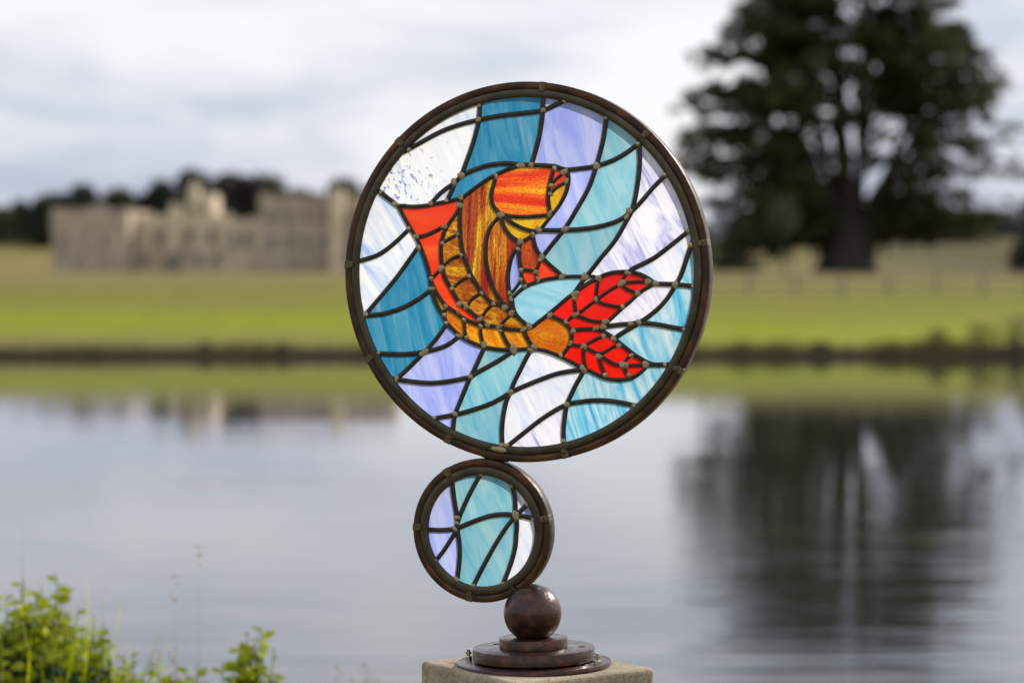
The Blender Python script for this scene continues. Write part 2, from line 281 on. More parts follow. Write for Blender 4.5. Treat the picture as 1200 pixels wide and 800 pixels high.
def ground_mat():
    m, nt = mat('parkland turf'); o = N(nt, 'ShaderNodeOutputMaterial'); b = N(nt, 'ShaderNodeBsdfPrincipled')
    t = N(nt, 'ShaderNodeTexCoord'); sp = N(nt, 'ShaderNodeSeparateXYZ'); nt.links.new(t.outputs['Object'], sp.inputs[0])
    mp1 = N(nt, 'ShaderNodeMapping'); mp1.inputs['Scale'].default_value = (0.022, 0.09, 0.09); nt.links.new(t.outputs['Object'], mp1.inputs[0])
    big = noise_tex(nt, mp1.outputs[0], 1, 5, 0.6, 0.4)
    fine = noise_tex(nt, t.outputs['Object'], 0.9, 6, 0.7)
    # distance from the near bank, wobbled
    ad = N(nt, 'ShaderNodeMath', operation='MULTIPLY_ADD'); ad.inputs[1].default_value = 9; nt.links.new(big.outputs['Fac'], ad.inputs[0]); nt.links.new(sp.outputs['Y'], ad.inputs[2])
    mr = N(nt, 'ShaderNodeMapRange'); mr.inputs[1].default_value = 86+4.5; mr.inputs[2].default_value = 886+4.5; nt.links.new(ad.outputs[0], mr.inputs[0])
    cr = ramp(nt, [(0.0,(0.17,0.14,0.055)), (0.0022,(0.20,0.18,0.035)), (0.0045,(0.225,0.27,0.009)), (0.0070,(0.215,0.25,0.010)), (0.0115,(0.185,0.185,0.022)), (0.018,(0.175,0.175,0.026)), (0.026,(0.18,0.152,0.042)), (0.04,(0.20,0.158,0.054)), (0.25,(0.21,0.165,0.060)), (0.50,(0.18,0.16,0.040)), (0.62,(0.17,0.165,0.045)), (1.0,(0.14,0.14,0.055))])
    nt.links.new(mr.outputs[0], cr.inputs[0])
    cf = ramp(nt, [(0.30,(0.72,0.74,0.70)), (0.5,(1,1,1)), (0.70,(1.16,1.12,1.1))]); nt.links.new(fine.outputs['Fac'], cf.inputs[0])
    x = N(nt, 'ShaderNodeMix', data_type='RGBA', blend_type='MULTIPLY'); x.inputs[0].default_value = 0.8; nt.links.new(cr.outputs[0], x.inputs[6]); nt.links.new(cf.outputs[0], x.inputs[7])
    pn = noise_tex(nt, mp1.outputs[0], 2.6, 4, 0.6, 0.8); pc = ramp(nt, [(0.48,(0,0,0)), (0.66,(0.45,0.45,0.45))]); nt.links.new(pn.outputs['Fac'], pc.inputs[0])
    x4 = N(nt, 'ShaderNodeMix', data_type='RGBA'); nt.links.new(pc.outputs[0], x4.inputs[0]); nt.links.new(x.outputs[2], x4.inputs[6]); x4.inputs[7].default_value = (0.215, 0.175, 0.055, 1); x = x4
    # dry field up on the right-hand hill
    dx = N(nt, 'ShaderNodeMapRange'); dx.inputs[1].default_value = 20; dx.inputs[2].default_value = 60; nt.links.new(sp.outputs['X'], dx.inputs[0])
    dy = N(nt, 'ShaderNodeMapRange'); dy.inputs[1].default_value = 200; dy.inputs[2].default_value = 260; nt.links.new(sp.outputs['Y'], dy.inputs[0])
    mm = N(nt, 'ShaderNodeMath', operation='MULTIPLY'); nt.links.new(dx.outputs[0], mm.inputs[0]); nt.links.new(dy.outputs[0], mm.inputs[1])
    x2 = N(nt, 'ShaderNodeMix', data_type='RGBA'); nt.links.new(mm.outputs[0], x2.inputs[0]); nt.links.new(x.outputs[2], x2.inputs[6]); x2.inputs[7].default_value = (0.085, 0.073, 0.030, 1)
    # bare earth of the low bank and the lake bed
    ez = N(nt, 'ShaderNodeMapRange'); ez.inputs[1].default_value = 0.22; ez.inputs[2].default_value = 0.40; nt.links.new(sp.outputs['Z'], ez.inputs[0])
    x3 = N(nt, 'ShaderNodeMix', data_type='RGBA'); nt.links.new(ez.outputs[0], x3.inputs[0]); x3.inputs[6].default_value = (0.055, 0.042, 0.026, 1); nt.links.new(x2.outputs[2], x3.inputs[7])
    nt.links.new(x3.outputs[2], b.inputs['Base Color']); b.inputs['Roughness'].default_value = 0.95; b.inputs['Specular IOR Level'].default_value = 0.1
    nt.links.new(bump(nt, fine.outputs['Fac'], 0.5, 0.15), b.inputs['Normal'])
    nt.links.new(b.outputs[0], o.inputs[0]); return m
tag(g.build('ground', ground_mat(), smooth=True), kind='structure')

def water_mat():
    m, nt = mat('lake water'); o = N(nt, 'ShaderNodeOutputMaterial')
    v = coords(nt, (0.55, 1.5, 1)); n = noise_tex(nt, v, 1.0, 3, 0.5, 0.3)
    v2 = coords(nt, (0.10, 0.35, 1)); n2 = noise_tex(nt, v2, 1.0, 2, 0.5)
    s = N(nt, 'ShaderNodeMath', operation='MULTIPLY_ADD'); s.inputs[1].default_value = 2.0; nt.links.new(n2.outputs['Fac'], s.inputs[0]); nt.links.new(n.outputs['Fac'], s.inputs[2])
    v3 = coords(nt, (0.16, 2.6, 1)); n3 = noise_tex(nt, v3, 1.0, 3, 0.55, 0.6); sx = N(nt, 'ShaderNodeSeparateXYZ'); tt = N(nt, 'ShaderNodeTexCoord'); nt.links.new(tt.outputs['Object'], sx.inputs[0])
    nr = N(nt, 'ShaderNodeMapRange'); nr.inputs[1].default_value = 14; nr.inputs[2].default_value = 34; nr.inputs[3].default_value = 13.0; nr.inputs[4].default_value = 1.4; nt.links.new(sx.outputs['Y'], nr.inputs[0])
    v4 = coords(nt, (0.07, 0.12, 1)); n4 = noise_tex(nt, v4, 1.0, 2, 0.5); pr_ = N(nt, 'ShaderNodeMapRange'); pr_.inputs[1].default_value = 0.30; pr_.inputs[2].default_value = 0.75; nt.links.new(n4.outputs['Fac'], pr_.inputs[0])
    pm = N(nt, 'ShaderNodeMath', operation='MULTIPLY'); nt.links.new(nr.outputs[0], pm.inputs[0]); nt.links.new(pr_.outputs[0], pm.inputs[1])
    s3 = N(nt, 'ShaderNodeMath', operation='MULTIPLY_ADD'); nt.links.new(n3.outputs['Fac'], s3.inputs[0]); nt.links.new(pm.outputs[0], s3.inputs[1]); nt.links.new(s.outputs[0], s3.inputs[2])
    bn = bump(nt, s3.outputs[0], 0.125, 0.02)
    df = N(nt, 'ShaderNodeBsdfDiffuse'); df.inputs[0].default_value = (0.030, 0.034, 0.024, 1)
    gl = N(nt, 'ShaderNodeBsdfGlossy'); gl.inputs['Roughness'].default_value = 0.03; gl.inputs[0].default_value = (0.95, 0.96, 1.0, 1)
    fr = N(nt, 'ShaderNodeFresnel'); fr.inputs[0].default_value = 2.2
    for k in (gl, fr): nt.links.new(bn, k.inputs['Normal'])
    x = N(nt, 'ShaderNodeMixShader'); nt.links.new(fr.outputs[0], x.inputs[0]); nt.links.new(df.outputs[0], x.inputs[1]); nt.links.new(gl.outputs[0], x.inputs[2])
    nt.links.new(x.outputs[0], o.inputs[0]); return m
w = MB(); w.add([(-2500, 9.2, 0), (2500, 9.2, 0), (2500, 87.5, 0), (-2500, 87.5, 0)], [(0,1,2,3)])
tag(w.build('water', water_mat()), kind='structure')

# bank-side herbage, one mass nobody could count
rnd = random.Random(11); b = MB()
for i in range(5200):
    x = rnd.uniform(-24, 27); d = noise.noise((x*0.30, 7.7, 0))
    if rnd.random() > 0.42 + 0.9*d + (0.25 if x > 13 else 0): continue
    y = 85.75 + shore(x) + rnd.gauss(0, 0.22); h = rnd.uniform(0.08, 0.25)*(1+1.1*max(0, d))
    z = 0.12 + max(0, y-85.4-shore(x))*0.35
    dx, dy = rnd.gauss(0, 0.10), rnd.gauss(0, 0.10); ww = rnd.uniform(0.03, 0.07)
    b.add([(x-ww, y, z), (x+ww, y, z), (x+dx, y+dy, z+h)], [(0,1,2)], 0)
tag(b.build('bank_grass', M['bankleaf']), 'rough grass and herbage along the low far bank of the lake', 'grass', kind='stuff')

# ------------------------------------------------------------------ castle
CD = 450.0
castle = empty('castle', P(240, 320, CD)); castle.location.z = 4.2
tag(castle, 'long pale stone castle with battlements beyond the lake lawn', 'castle')
co = castle.location.copy()
def cx(px, D=CD): return (px-600)/2833*D - co.x
def czz(py, D=CD): return P(600, py, D).z - co.z
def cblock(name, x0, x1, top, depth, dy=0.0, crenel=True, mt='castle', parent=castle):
    m = MB(); X0, X1, T = cx(x0, CD+dy), cx(x1, CD+dy), czz(top, CD+dy); wl = X1-X0
    m.box(((X0+X1)/2, dy+depth/2, T/2-0.5), (wl, depth, T+1))
    o = m.build(name, M[mt], parent, bevel=0)
    if crenel:
        def strip(p, q):
            d = q-p; ln = d.length; d.normalize(); nr = Vector((-d.y, d.x, 0))*0.25; n = max(2, int(ln/2.4)); st = ln/n; pr = []
            for i in range(n): pr += [(st*i, 0.35), (st*(i+0.22), 0.35), (st*(i+0.22), 0.85), (st*(i+0.78), 0.85), (st*(i+0.78), 0.35)]
            pr.append((ln, 0.35)); k = MB(); m_ = len(pr)
            vs = []
            for w_ in (nr, -nr):
                for u, h in pr: vs += [p+d*u+w_, p+d*u+w_+Vector((0, 0, h))]
            fs = []
            for i in range(m_-1):
                a_ = 2*i; c_ = a_+2*m_
                if abs(pr[i+1][0]-pr[i][0]) > 1e-6: fs += [(a_, a_+2, a_+3, a_+1), (c_, c_+1, c_+3, c_+2)]
                fs.append((a_+1, a_+3, c_+3, c_+1))
            k.add(vs, fs); k.build('battlement', M[mt], o)
        T -= 0.0; y0, y1 = dy+0.28, dy+depth-0.28
        strip(Vector((X0, y0, T)), Vector((X1, y0, T))); strip(Vector((X0, y1, T)), Vector((X1, y1, T)))
        strip(Vector((X0+0.28, y0+0.3, T)), Vector((X0+0.28, y1-0.3, T))); strip(Vector((X1-0.28, y0+0.3, T)), Vector((X1-0.28, y1-0.3, T)))
    return o
def cwin(parent, px, y0, y1, wpx, dy, mull=1):
    X = cx(px, CD+dy); Z0, Z1 = czz(y1, CD+dy), czz(y0, CD+dy); wd = wpx*1.35/2833*(CD+dy)
    f = MB()
    for s in (-1, 1): f.box((X+s*(wd/2+0.1), dy-0.08, (Z0+Z1)/2), (0.2, 0.24, Z1-Z0))
    f.box((X, dy-0.08, Z1+0.12), (wd+0.5, 0.26, 0.24)); f.box((X, dy-0.10, Z0-0.12), (wd+0.6, 0.34, 0.24))
    for i in range(mull): f.box((X-wd/2+wd*(i+1)/(mull+1), dy-0.07, (Z0+Z1)/2), (0.14, 0.16, Z1-Z0))
    o = f.build('window', M['castle'], parent)
    p = MB(); p.box((X, dy-0.03, (Z0+Z1)/2), (wd, 0.06, Z1-Z0)); p.build('pane', M['pane'], o)
castle.location = P(240, 320, 250.0); castle.location.z = 3.44; castle.scale = (0.5556, 0.5556, 0.5556)
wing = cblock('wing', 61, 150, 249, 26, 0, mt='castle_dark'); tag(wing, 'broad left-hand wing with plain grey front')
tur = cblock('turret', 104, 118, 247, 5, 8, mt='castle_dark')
for px in (78, 121): cwin(wing, px, 274, 288, 5, 0)
for px in (95, 140): cwin(wing, px, 297, 307, 4, 0)
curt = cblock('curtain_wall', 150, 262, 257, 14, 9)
for px in (186, 197, 224, 247): cwin(curt, px, 268, 285, 6, 9, 2)
for px in (170, 232, 252): cwin(curt, px, 296, 308, 5, 9, 1)
gate = cblock('gatehouse', 196, 209, 252, 8, 6)
d = MB(); X = cx(197, CD+9); 
d.box((cx(202.5, CD+6), 5.94, 2.2), (2.6, 0.14, 4.4)); d.build('door', M['wood'], gate)
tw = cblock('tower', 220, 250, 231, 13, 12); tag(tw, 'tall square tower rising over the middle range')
for px in (229, 242): cwin(tw, px, 240, 250, 5, 12)
t2 = cblock('turret', 223, 232, 221, 4, 15, mt='castle')
m = MB(); X = cx(227.5, CD+17); Z = czz(221, CD+17); m.tube([(X, 17, Z-0.2), (X, 17, Z+2.2)], [0.9, 0.05], 8); m.build('pinnacle', M['castle'], t2)
for px, tp in ((205, 238), (213, 243), (176, 248), (268, 250)):
    ch = MB(); ch.box((cx(px, CD+14), 14, (czz(tp, CD+14)+czz(262, CD+14))/2), (1.3, 1.3, czz(tp, CD+14)-czz(262, CD+14))); ch.build('chimney', M['castle'], castle)
lowr = cblock('range', 262, 306, 260, 16, 5)
for px in (275, 290): cwin(lowr, px, 272, 288, 5, 5, 1)
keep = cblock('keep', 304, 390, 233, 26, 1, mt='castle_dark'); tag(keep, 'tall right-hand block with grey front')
for px in (320, 340, 360, 380):
    cwin(keep, px, 248, 262, 6, 1, 1); cwin(keep, px, 276, 292, 6, 1, 1)
kt = cblock('turret', 387, 401, 226, 9, -3);  # its paler tone stands in for the sunlit strip beside the keep
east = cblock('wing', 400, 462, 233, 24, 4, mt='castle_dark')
for px in (412, 430, 448): cwin(east, px, 250, 263, 6, 4, 1); cwin(east, px, 280, 300, 6, 4, 1)

# ------------------------------------------------------------------ trees
def lobe_tree(name, px, top, hw, D, mt, label, seed, trunk=True, group='trees beyond the lake', n=1500, base=None, ls=None):
    rnd = random.Random(seed); s = D/2833
    if D > 350: hw *= 1.6; top -= 10
    x = (px-600)*s; zb = ground(x, D)-0.3 if base is None else base
    zt = P(600, top, D).z; H = zt-zb; rw = hw*s
    root = tag(empty(name, (x, D, zb)), label, 'tree', group)
    lobes = []
    for i in range(rnd.randint(12, 16)):
        a = rnd.uniform(0, 6.28); rr = rnd.uniform(0.1, 0.72)*rw; hz = rnd.uniform(0.02, 0.80)
        q = rw*rnd.uniform(0.32, 0.52); lobes.append((Vector((math.cos(a)*rr, math.sin(a)*rr, min(H*hz, H-q*0.8))), q))
    for i in range(3): lobes.append((Vector((rnd.uniform(-.35,.35)*rw, rnd.uniform(-.3,.3)*rw, H-rw*rnd.uniform(0.34, 0.5))), rw*0.42))
    f = MB(); sz = ls or 0.0028*D*0.42
    for i in range(n):
        c, r = rnd.choice(lobes); d = Vector((rnd.gauss(0,1), rnd.gauss(0,1), rnd.gauss(0,1))).normalized()
        p = c + d*r*(rnd.random()**0.4); p.z = min(p.z, H)
        f.leaf(p, sz*rnd.uniform(0.6, 1.3), rnd)
    f.build('crown', M[mt], root)
    t = MB(); t.tube([(0,0,0), (0.05*rw,0,H*0.3), (0,0.05*rw,H*0.7)], [rw*0.09, rw*0.06, rw*0.02], 8)
    for c, r in lobes[:6]: t.tube([(0.04*rw, 0, H*0.25), c*0.6+Vector((0,0,H*0.15)), c], [rw*0.04, rw*0.025, rw*0.01], 6)
    t.build('trunk', M['bark'], root, smooth=True)
    return root
for i, a in enumerate([
 (4, 253, 26, 392, 'far_olive', 'low green tree at the far left edge of the hill'),
 (47, 239, 21, 370, 'far_dark', 'dark rounded tree on the hill just left of the castle wing'),
 (74, 236, 22, 403, 'far_dark', 'dark tree half hidden behind the left corner of the castle'),
 (97, 226, 17, 386, 'far_dark', 'tall dark tree showing over the castle wing left of its turret'),
 (152, 230, 24, 392, 'far_olive', 'olive tree showing over the corner where castle wing meets curtain wall'),
 (190, 220, 20, 392, 'far_dark', 'dark tree showing over the curtain wall left of the tower'),
 (222, 208, 26, 414, 'far_dark', 'tallest dark tree standing right behind the castle tower'),
 (258, 214, 20, 403, 'far_olive', 'olive green tree close to the right of the castle tower'),
 (285, 212, 30, 386, 'far_copper', 'broad dark copper tree above the low castle range'),
 (318, 214, 24, 426, 'far_olive', 'olive tree rising at the left end of the tall castle block'),
 (352, 232, 26, 426, 'far_dark', 'low dark tree just showing over the tall castle block'),
 (408, 218, 22, 392, 'far_olive', 'green tree rising behind the castle beside the big glass roundel'),
 (440, 226, 24, 403, 'far_dark', 'dark tree behind the castle mostly covered by the glass roundel'),
 (862, 243, 44, 260, 'far_dark', 'dense dark green bushy tree at the left under the cedar'),
 (812, 262, 30, 330, 'far_dark', 'dark tree on the lawn just right of the glass roundel'),
 (1090, 262, 34, 426, 'far_blue', 'hazy blue green tree on the hill right of the cedar trunk'),
 (1150, 256, 40, 437, 'far_blue', 'hazy blue green tree farther right on the hill skyline'),
 (1045, 268, 30, 437, 'far_blue', 'hazy low tree seen just beside the cedar trunk'),
 (1212, 228, 38, 240, 'far_dark', 'dark tree at the right edge of the photo'),
 (1118, 268, 26, 392, 'far_olive', 'olive bush like tree between the two hazy trees right of the cedar'),
 (1182, 264, 26, 426, 'far_blue', 'hazy tree half behind the dark tree at the right edge'),
 (925, 262, 40, 392, 'far_olive', 'olive tree on the hill seen under the left boughs of the cedar'),
 (-40, 245, 36, 386, 'far_dark', 'dark tree outside the left edge of the hill'),
]):
    lobe_tree('tree', *a, seed=100+i, n=4200 if a[3] > 350 else 2600)

def cedar():
    rnd = random.Random(5); D = 190.0; s = D/2833
    bx = (996-600)*s; zb = ground(bx, D)-0.2
    root = tag(empty('cedar_tree', (bx, D, zb)), 'huge dark spreading cedar with layered boughs standing beyond the lake', 'tree')
    def zpx(py): return P(600, py, D).z - zb
    envL = [(-70,60),(-50,105),(-20,132),(0,142),(30,165),(60,178),(90,206),(130,218),(170,216),(205,210),(235,180),(262,170),(300,160)]
    envR = [(-70,55),(-50,85),(-20,108),(0,118),(30,142),(60,182),(85,198),(120,196),(170,196),(205,192),(235,175),(262,180),(300,150)]
    t = MB(); limbs = []
    t.tube([(-0.3,0,0), (-0.2,0,1.0), (-0.1,0,zpx(284)), (0,0,zpx(255))], [2.7, 2.3, 2.1, 1.6], 14)
    tops = [(-8, -62), (-62, -30), (58, -35), (-120, 40), (110, 35), (-25, -20), (28, -10), (-90, 90), (85, 110), (14, -50)]
    for k, (dx, ty) in enumerate(tops):
        X, Z = dx*s, zpx(ty); Y = rnd.uniform(-3.5, 3.5); pts = []
        for i in range(9):
            u = i/8
            pts.append(Vector((X*(u**0.85)+rnd.uniform(-.25,.25)+0.1*k-0.5, Y*u+rnd.uniform(-.2,.2), zpx(282)+(Z-zpx(282))*u)))
        t.tube(pts, [(0.95 if k == 0 else 0.48)*(1-u/9.5)+0.04 for u in range(9)], 8); limbs.append(pts)
    f = MB()
    def pad(c, rx, ry, rz, n):
        """a shelf of needle tufts: domed on top, ragged below"""
        sub = [(rnd.uniform(0, 6.283), rnd.random()**0.6, rnd.uniform(0.35, 0.6)) for _ in range(5)]
        for i in range(n):
            a0, r0, q = rnd.choice(sub); a = rnd.uniform(0, 6.283); r = math.sqrt(rnd.random())*q
            x = math.cos(a0)*r0*0.6+math.cos(a)*r; y = math.sin(a0)*r0*0.6+math.sin(a)*r
            p = c + Vector((x*rx, y*ry, (rnd.gauss(0, 0.42)-0.45*(x*x+y*y)+0.25*math.sin(a0*3))*rz))
            f.leaf(p, rnd.uniform(0.13, 0.32), rnd, up=0.25, asp=0.6)
    def bough(py, side, frac, ang, drop=1.0):
        e = lerp_tab(envL if side < 0 else envR, py)*s*frac; z = zpx(py); best = None
        for L_ in limbs:
            for p in L_:
                q = (abs(p.z-(z-0.9))*1.3 + abs(p.x-side*e*0.3)*0.6 + rnd.uniform(0, 2.0), p)
                if best is None or q[0] < best[0]: best = q
        p0 = best[1]; out = Vector((side*e*math.cos(ang), e*0.85*math.sin(ang), 0))
        tip = Vector((0,0,z)) + out + Vector((0,0,rnd.uniform(-1.0, 0.3)*drop)); pts = []
        for i in range(8):
            u = i/7; p = p0.lerp(tip, u); p.z += rnd.uniform(0.2, 0.9)*math.sin(u*2.9) + rnd.uniform(-.22,.22); p.y += rnd.uniform(-.25,.25); pts.append(p)
        t.tube(pts, [0.19*(1-i/8.5)+0.035 for i in range(8)], 6)
        for i in range(2, 8):
            if rnd.random() < (0.34 if i < 6 else 0.12): continue
            c = pts[i] + Vector((rnd.uniform(-.6,.6), rnd.uniform(-.9,.9), rnd.uniform(-0.1, 0.45)))
            sz = rnd.uniform(0.45, 1.15); pad(c, sz*1.25, sz*1.2, rnd.uniform(0.30, 0.65), int(70*sz))
    py = -58
    while py < 262:
        dens = 12 if py < 20 else (14 if py < 130 else 11)
        for k in range(dens):
            if k < 2: bough(py+rnd.uniform(-11, 11), (-1, 1)[k], rnd.uniform(0.84, 1.0), rnd.uniform(-0.5, 0.5)); continue
            fr = 0.2+0.78*math.sqrt(rnd.random()); side = rnd.choice((-1, 1))
            if py > 150 and side > 0 and fr < 0.75 and rnd.random() < 0.6: continue      # open middle right where the limbs show
            if py > 190 and fr < 0.5 and rnd.random() < 0.35: continue
            bough(py+rnd.uniform(-11, 11), side, fr, rnd.uniform(-1.2, 1.2))
        py += 14
    for k in range(30): bough(rnd.uniform(240, 298), -1, rnd.uniform(0.35, 1.0), rnd.uniform(-0.8, 0.8))
    for k in range(15): bough(rnd.uniform(225, 278), 1, rnd.uniform(0.45, 1.08), rnd.uniform(-0.7, 0.7))
    for k in range(40):
        yy = rnd.uniform(-60, 110); e = lerp_tab(envL, yy)*s
        pad(Vector((rnd.uniform(-0.92, 0.88)*e, rnd.uniform(-4, 4), zpx(yy))), 1.3, 1.2, 0.6, 75)
    for k in range(30):
        pad(Vector((rnd.uniform(-7.5, 3.4), rnd.uniform(-3, 3), zpx(rnd.uniform(244, 290)))), 1.4, 1.2, 0.9, 85)
    for k in range(44):      # boughs that cross the middle, before and behind the limbs
        yy = rnd.uniform(-58, 215); e = lerp_tab(envL, yy)*s
        if yy > 110 and rnd.random() < 0.6: continue
        c0 = Vector((rnd.uniform(-0.34, 0.34)*e, rnd.choice((-1, 1))*rnd.uniform(1.5, 6.5), zpx(yy)))
        t.tube([Vector((c0.x*0.4, 0, c0.z-0.7)), c0.lerp(Vector((0,0,c0.z)), 0.4)+Vector((0,0,0.2)), c0], [0.14, 0.10, 0.03], 6)
        for q in range(3): pad(c0+Vector((rnd.uniform(-1.3,1.3), rnd.uniform(-.8,.8), rnd.uniform(-.3,.3))), rnd.uniform(0.6, 1.3), 1.0, rnd.uniform(0.3, 0.6), 55)
    for k in range(34):
        q0 = k % 3
        xr, yr = ((-0.6, 1.0), (82, 190)) if q0 == 0 else (((-2.8, -0.8), (130, 205)) if q0 == 1 else ((-1.6, 3.0), (62, 215)))
        pad(Vector((rnd.uniform(*xr), rnd.choice((-1, 1))*rnd.uniform(0.8, 4.5), zpx(rnd.uniform(*yr)))), rnd.uniform(0.5, 1.0), 0.9, rnd.uniform(0.3, 0.6), 42)
    f.build('crown', M['cedar'], root); t.build('trunk', M['bark'], root, smooth=True)
cedar()

# slim young tree on the lawn left of the cedar bole
sp_ = P(918, 330, 150); zb = ground(sp_.x, 150)
r0 = tag(empty('sapling', (sp_.x, 150, zb-0.1)), 'slim young tree with thin stem on the lawn left of the cedar bole', 'tree')
m = MB(); m.tube([(0,0,0), (0.05,0,1.6), (0,0,3.2)], [0.11, 0.09, 0.05], 8); m.build('trunk', M['bark'], r0)
m = MB(); rnd = random.Random(8)
for i in range(420):
    d = Vector((rnd.gauss(0,1), rnd.gauss(0,1), rnd.gauss(0,1))).normalized()*rnd.random()**0.4
    m.leaf((d.x*1.1, d.y*1.1, 3.6+d.z*1.2), rnd.uniform(0.1, 0.2), rnd)
m.build('crown', M['far_dark'], r0)

# post and rail fence below the cedar
FD = 101.0; fs = FD/2833
fx0, fx1 = (822-600)*fs, (1262-600)*fs
fence = tag(empty('fence', (fx0, FD, ground(fx0, FD))), 'grey post and rail fence crossing the lawn below the cedar', 'fence')
n = 9; pts = []
for i in range(n):
    x = fx0+(fx1-fx0)*i/(n-1); z = ground(x, FD); p = Vector((x-fx0, 0, z-fence.location.z)); pts.append(p)
    m = MB(); m.box((p.x, 0, p.z+0.30), (0.11, 0.10, 1.35)); m.build('post', M['wood'], fence)
for h in (0.38, 0.82):
    m = MB()
    for p, q in zip(pts[:-1], pts[1:]):
        d = q-p; a = math.atan2(d.z, d.x); m.box(((p.x+q.x)/2, -0.075, (p.z+q.z)/2+h), (d.length-0.01, 0.04, 0.085), M=Matrix.Rotation(-a, 3, 'Y'))
    m.build('rail', M['wood'], fence)

# bushes on the far bank
for i, (px, hw, hpx, mt, label) in enumerate([
 (1098, 17, 24, 'bankleaf', 'small olive bush on the far bank right of the roundel'),
 (1150, 24, 30, 'bankleaf', 'larger straggling bush on the far bank near the right side'),
 (1192, 22, 38, 'far_copper', 'dark brown bush on the far bank at the right edge'),
 (868, 10, 12, 'far_copper', 'low dark bush on the bank close to the glass roundel'),
 (962, 14, 14, 'far_copper', 'low wide dark bush on the bank below the cedar bole'),
 (240, 8, 13, 'far_olive', 'low green tuft on the bank left of the sculpture below the tower'),
 (330, 9, 11, 'far_copper', 'dark tuft on the bank below the tall castle block')]):
    rnd = random.Random(300+i); D = 85.9+shore((px-600)*0.03); s = D/2833; x = (px-600)*s
    r0 = tag(empty('bush', (x, D, 0.15)), label, 'bush', 'bushes along the far bank')
    f = MB(); k_ = 1.4 if px > 1000 else 0.9; H = hpx*k_*s; rw = hw*1.15*s
    for k in range(620):
        d = Vector((rnd.gauss(0,1), rnd.gauss(0,1), rnd.gauss(0,1))).normalized()*rnd.random()**0.45
        hh = H*(0.5+0.5*noise.noise((d.x*2+i, d.y*2, 3)))
        f.leaf((d.x*rw, d.y*rw*0.7, 0.05+abs(d.z)*(H*0.6+hh*0.5)), rnd.uniform(0.03, 0.075), rnd)
    f.build('foliage', M[mt], r0)
    t = MB()
    for k in range(6): t.tube([(0,0,-0.1), (rnd.uniform(-.6,.6)*rw, rnd.uniform(-.3,.3)*rw, H*0.8)], [0.025, 0.008], 5)
    t.build('stem', M['bark'], r0)

# ------------------------------------------------------------------ near-bank weeds
def leaf_blade(f, p, d, ln, wd, nrm, mi=0, fold=0.15):
    d = d.normalized(); s = d.cross(nrm).normalized(); n = s.cross(d)
    q = [(0, 0), (0.25, 0.75), (0.5, 1.0), (0.78, 0.6)]
    vs = []
    for u, w_ in q: 
        c = p + d*ln*u + n*(-0.25*ln*u*u)
        vs += [c - s*wd*w_*0.5 + n*fold*wd*w_*0.5, c, c + s*wd*w_*0.5 + n*fold*wd*w_*0.5]
    vs.append(p + d*ln + n*(-0.25*ln)); fs = []
    for i in range(3): a = i*3; fs += [(a, a+1, a+4, a+3), (a+1, a+2, a+5, a+4)]
    fs += [(9, 10, 12), (10, 11, 12)]
    f.add(vs, fs, mi)
def weed(name, px, D, toppy, seed, label, cat, nst, spread, lsize, mats, lean=(0,0), dens=1.0, group=None):
    rnd = random.Random(seed); x = (px-600)/2833*D; zb = ground(x, D)-0.02; H = P(600, toppy, D).z-zb
    root = tag(empty(name, (x, D, zb)), label, cat, group); st = MB(); lf = MB()
    for k in range(nst):
        a = rnd.uniform(0, 6.28); r = spread*1.35*math.sqrt(rnd.random()); h = H*(rnd.uniform(0.80, 1.0) if k > 2 else rnd.uniform(0.96, 1.03))*(1-0.07*(r/spread)**2)
        b0 = Vector((math.cos(a)*r*0.55, math.sin(a)*r*0.55, 0)); tip = Vector((math.cos(a)*r+lean[0]*rnd.uniform(.6,1.1), math.sin(a)*r+lean[1], h))
        pts = [b0.lerp(tip, u/8)+Vector((rnd.uniform(-.004,.004), rnd.uniform(-.004,.004), 0.05*math.sin(u/8*3.14)*abs(lean[0])*3)) for u in range(9)]
        st.tube(pts, [0.0035*(1-u/11) for u in range(9)], 5)
        nl = int(h/0.022*dens)
        for j in range(nl):
            u = 0.35+0.65*j/nl; i = min(7, int(u*8)); p = pts[i].lerp(pts[i+1], u*8-i)
            ang = j*2.4+rnd.uniform(-.4,.4); d = Vector((math.cos(ang), math.sin(ang), rnd.uniform(-0.1, 0.7)))
            ln = lsize*rnd.uniform(0.6, 1.2)*(1-0.45*max(0, u-0.75)/0.25)
            q = rnd.random(); mi = 1 if (u < 0.88 and q < 0.86) else (2 if q > 0.965 else (3 if q > 0.955 and len(mats) > 3 else 0))  # most lower leaves go dark to paint the clump's inner shade
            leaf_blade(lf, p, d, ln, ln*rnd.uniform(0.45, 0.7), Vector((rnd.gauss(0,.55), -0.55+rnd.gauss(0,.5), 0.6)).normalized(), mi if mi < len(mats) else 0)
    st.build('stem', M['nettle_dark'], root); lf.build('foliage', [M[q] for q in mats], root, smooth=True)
    return root
NM = ['nettle', 'nettle_dark', 'pale_leaf', 'rustleaf']
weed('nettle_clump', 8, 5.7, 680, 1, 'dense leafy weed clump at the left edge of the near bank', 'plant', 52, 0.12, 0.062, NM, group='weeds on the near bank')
weed('nettle_clump', 52, 5.9, 670, 2, 'tallest leafy weed clump with leaves darkened as inner shade under bright tips, lower left', 'plant', 54, 0.11, 0.060, NM, group='weeds on the near bank')
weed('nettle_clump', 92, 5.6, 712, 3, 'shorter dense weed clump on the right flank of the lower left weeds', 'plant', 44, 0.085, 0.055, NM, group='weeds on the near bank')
weed('nettle_clump', 150, 5.8, 756, 4, 'low weed with pale leaves between the dense clumps and the arching shoot', 'plant', 20, 0.10, 0.055, ['nettle', 'nettle', 'pale_leaf'], group='weeds on the near bank')
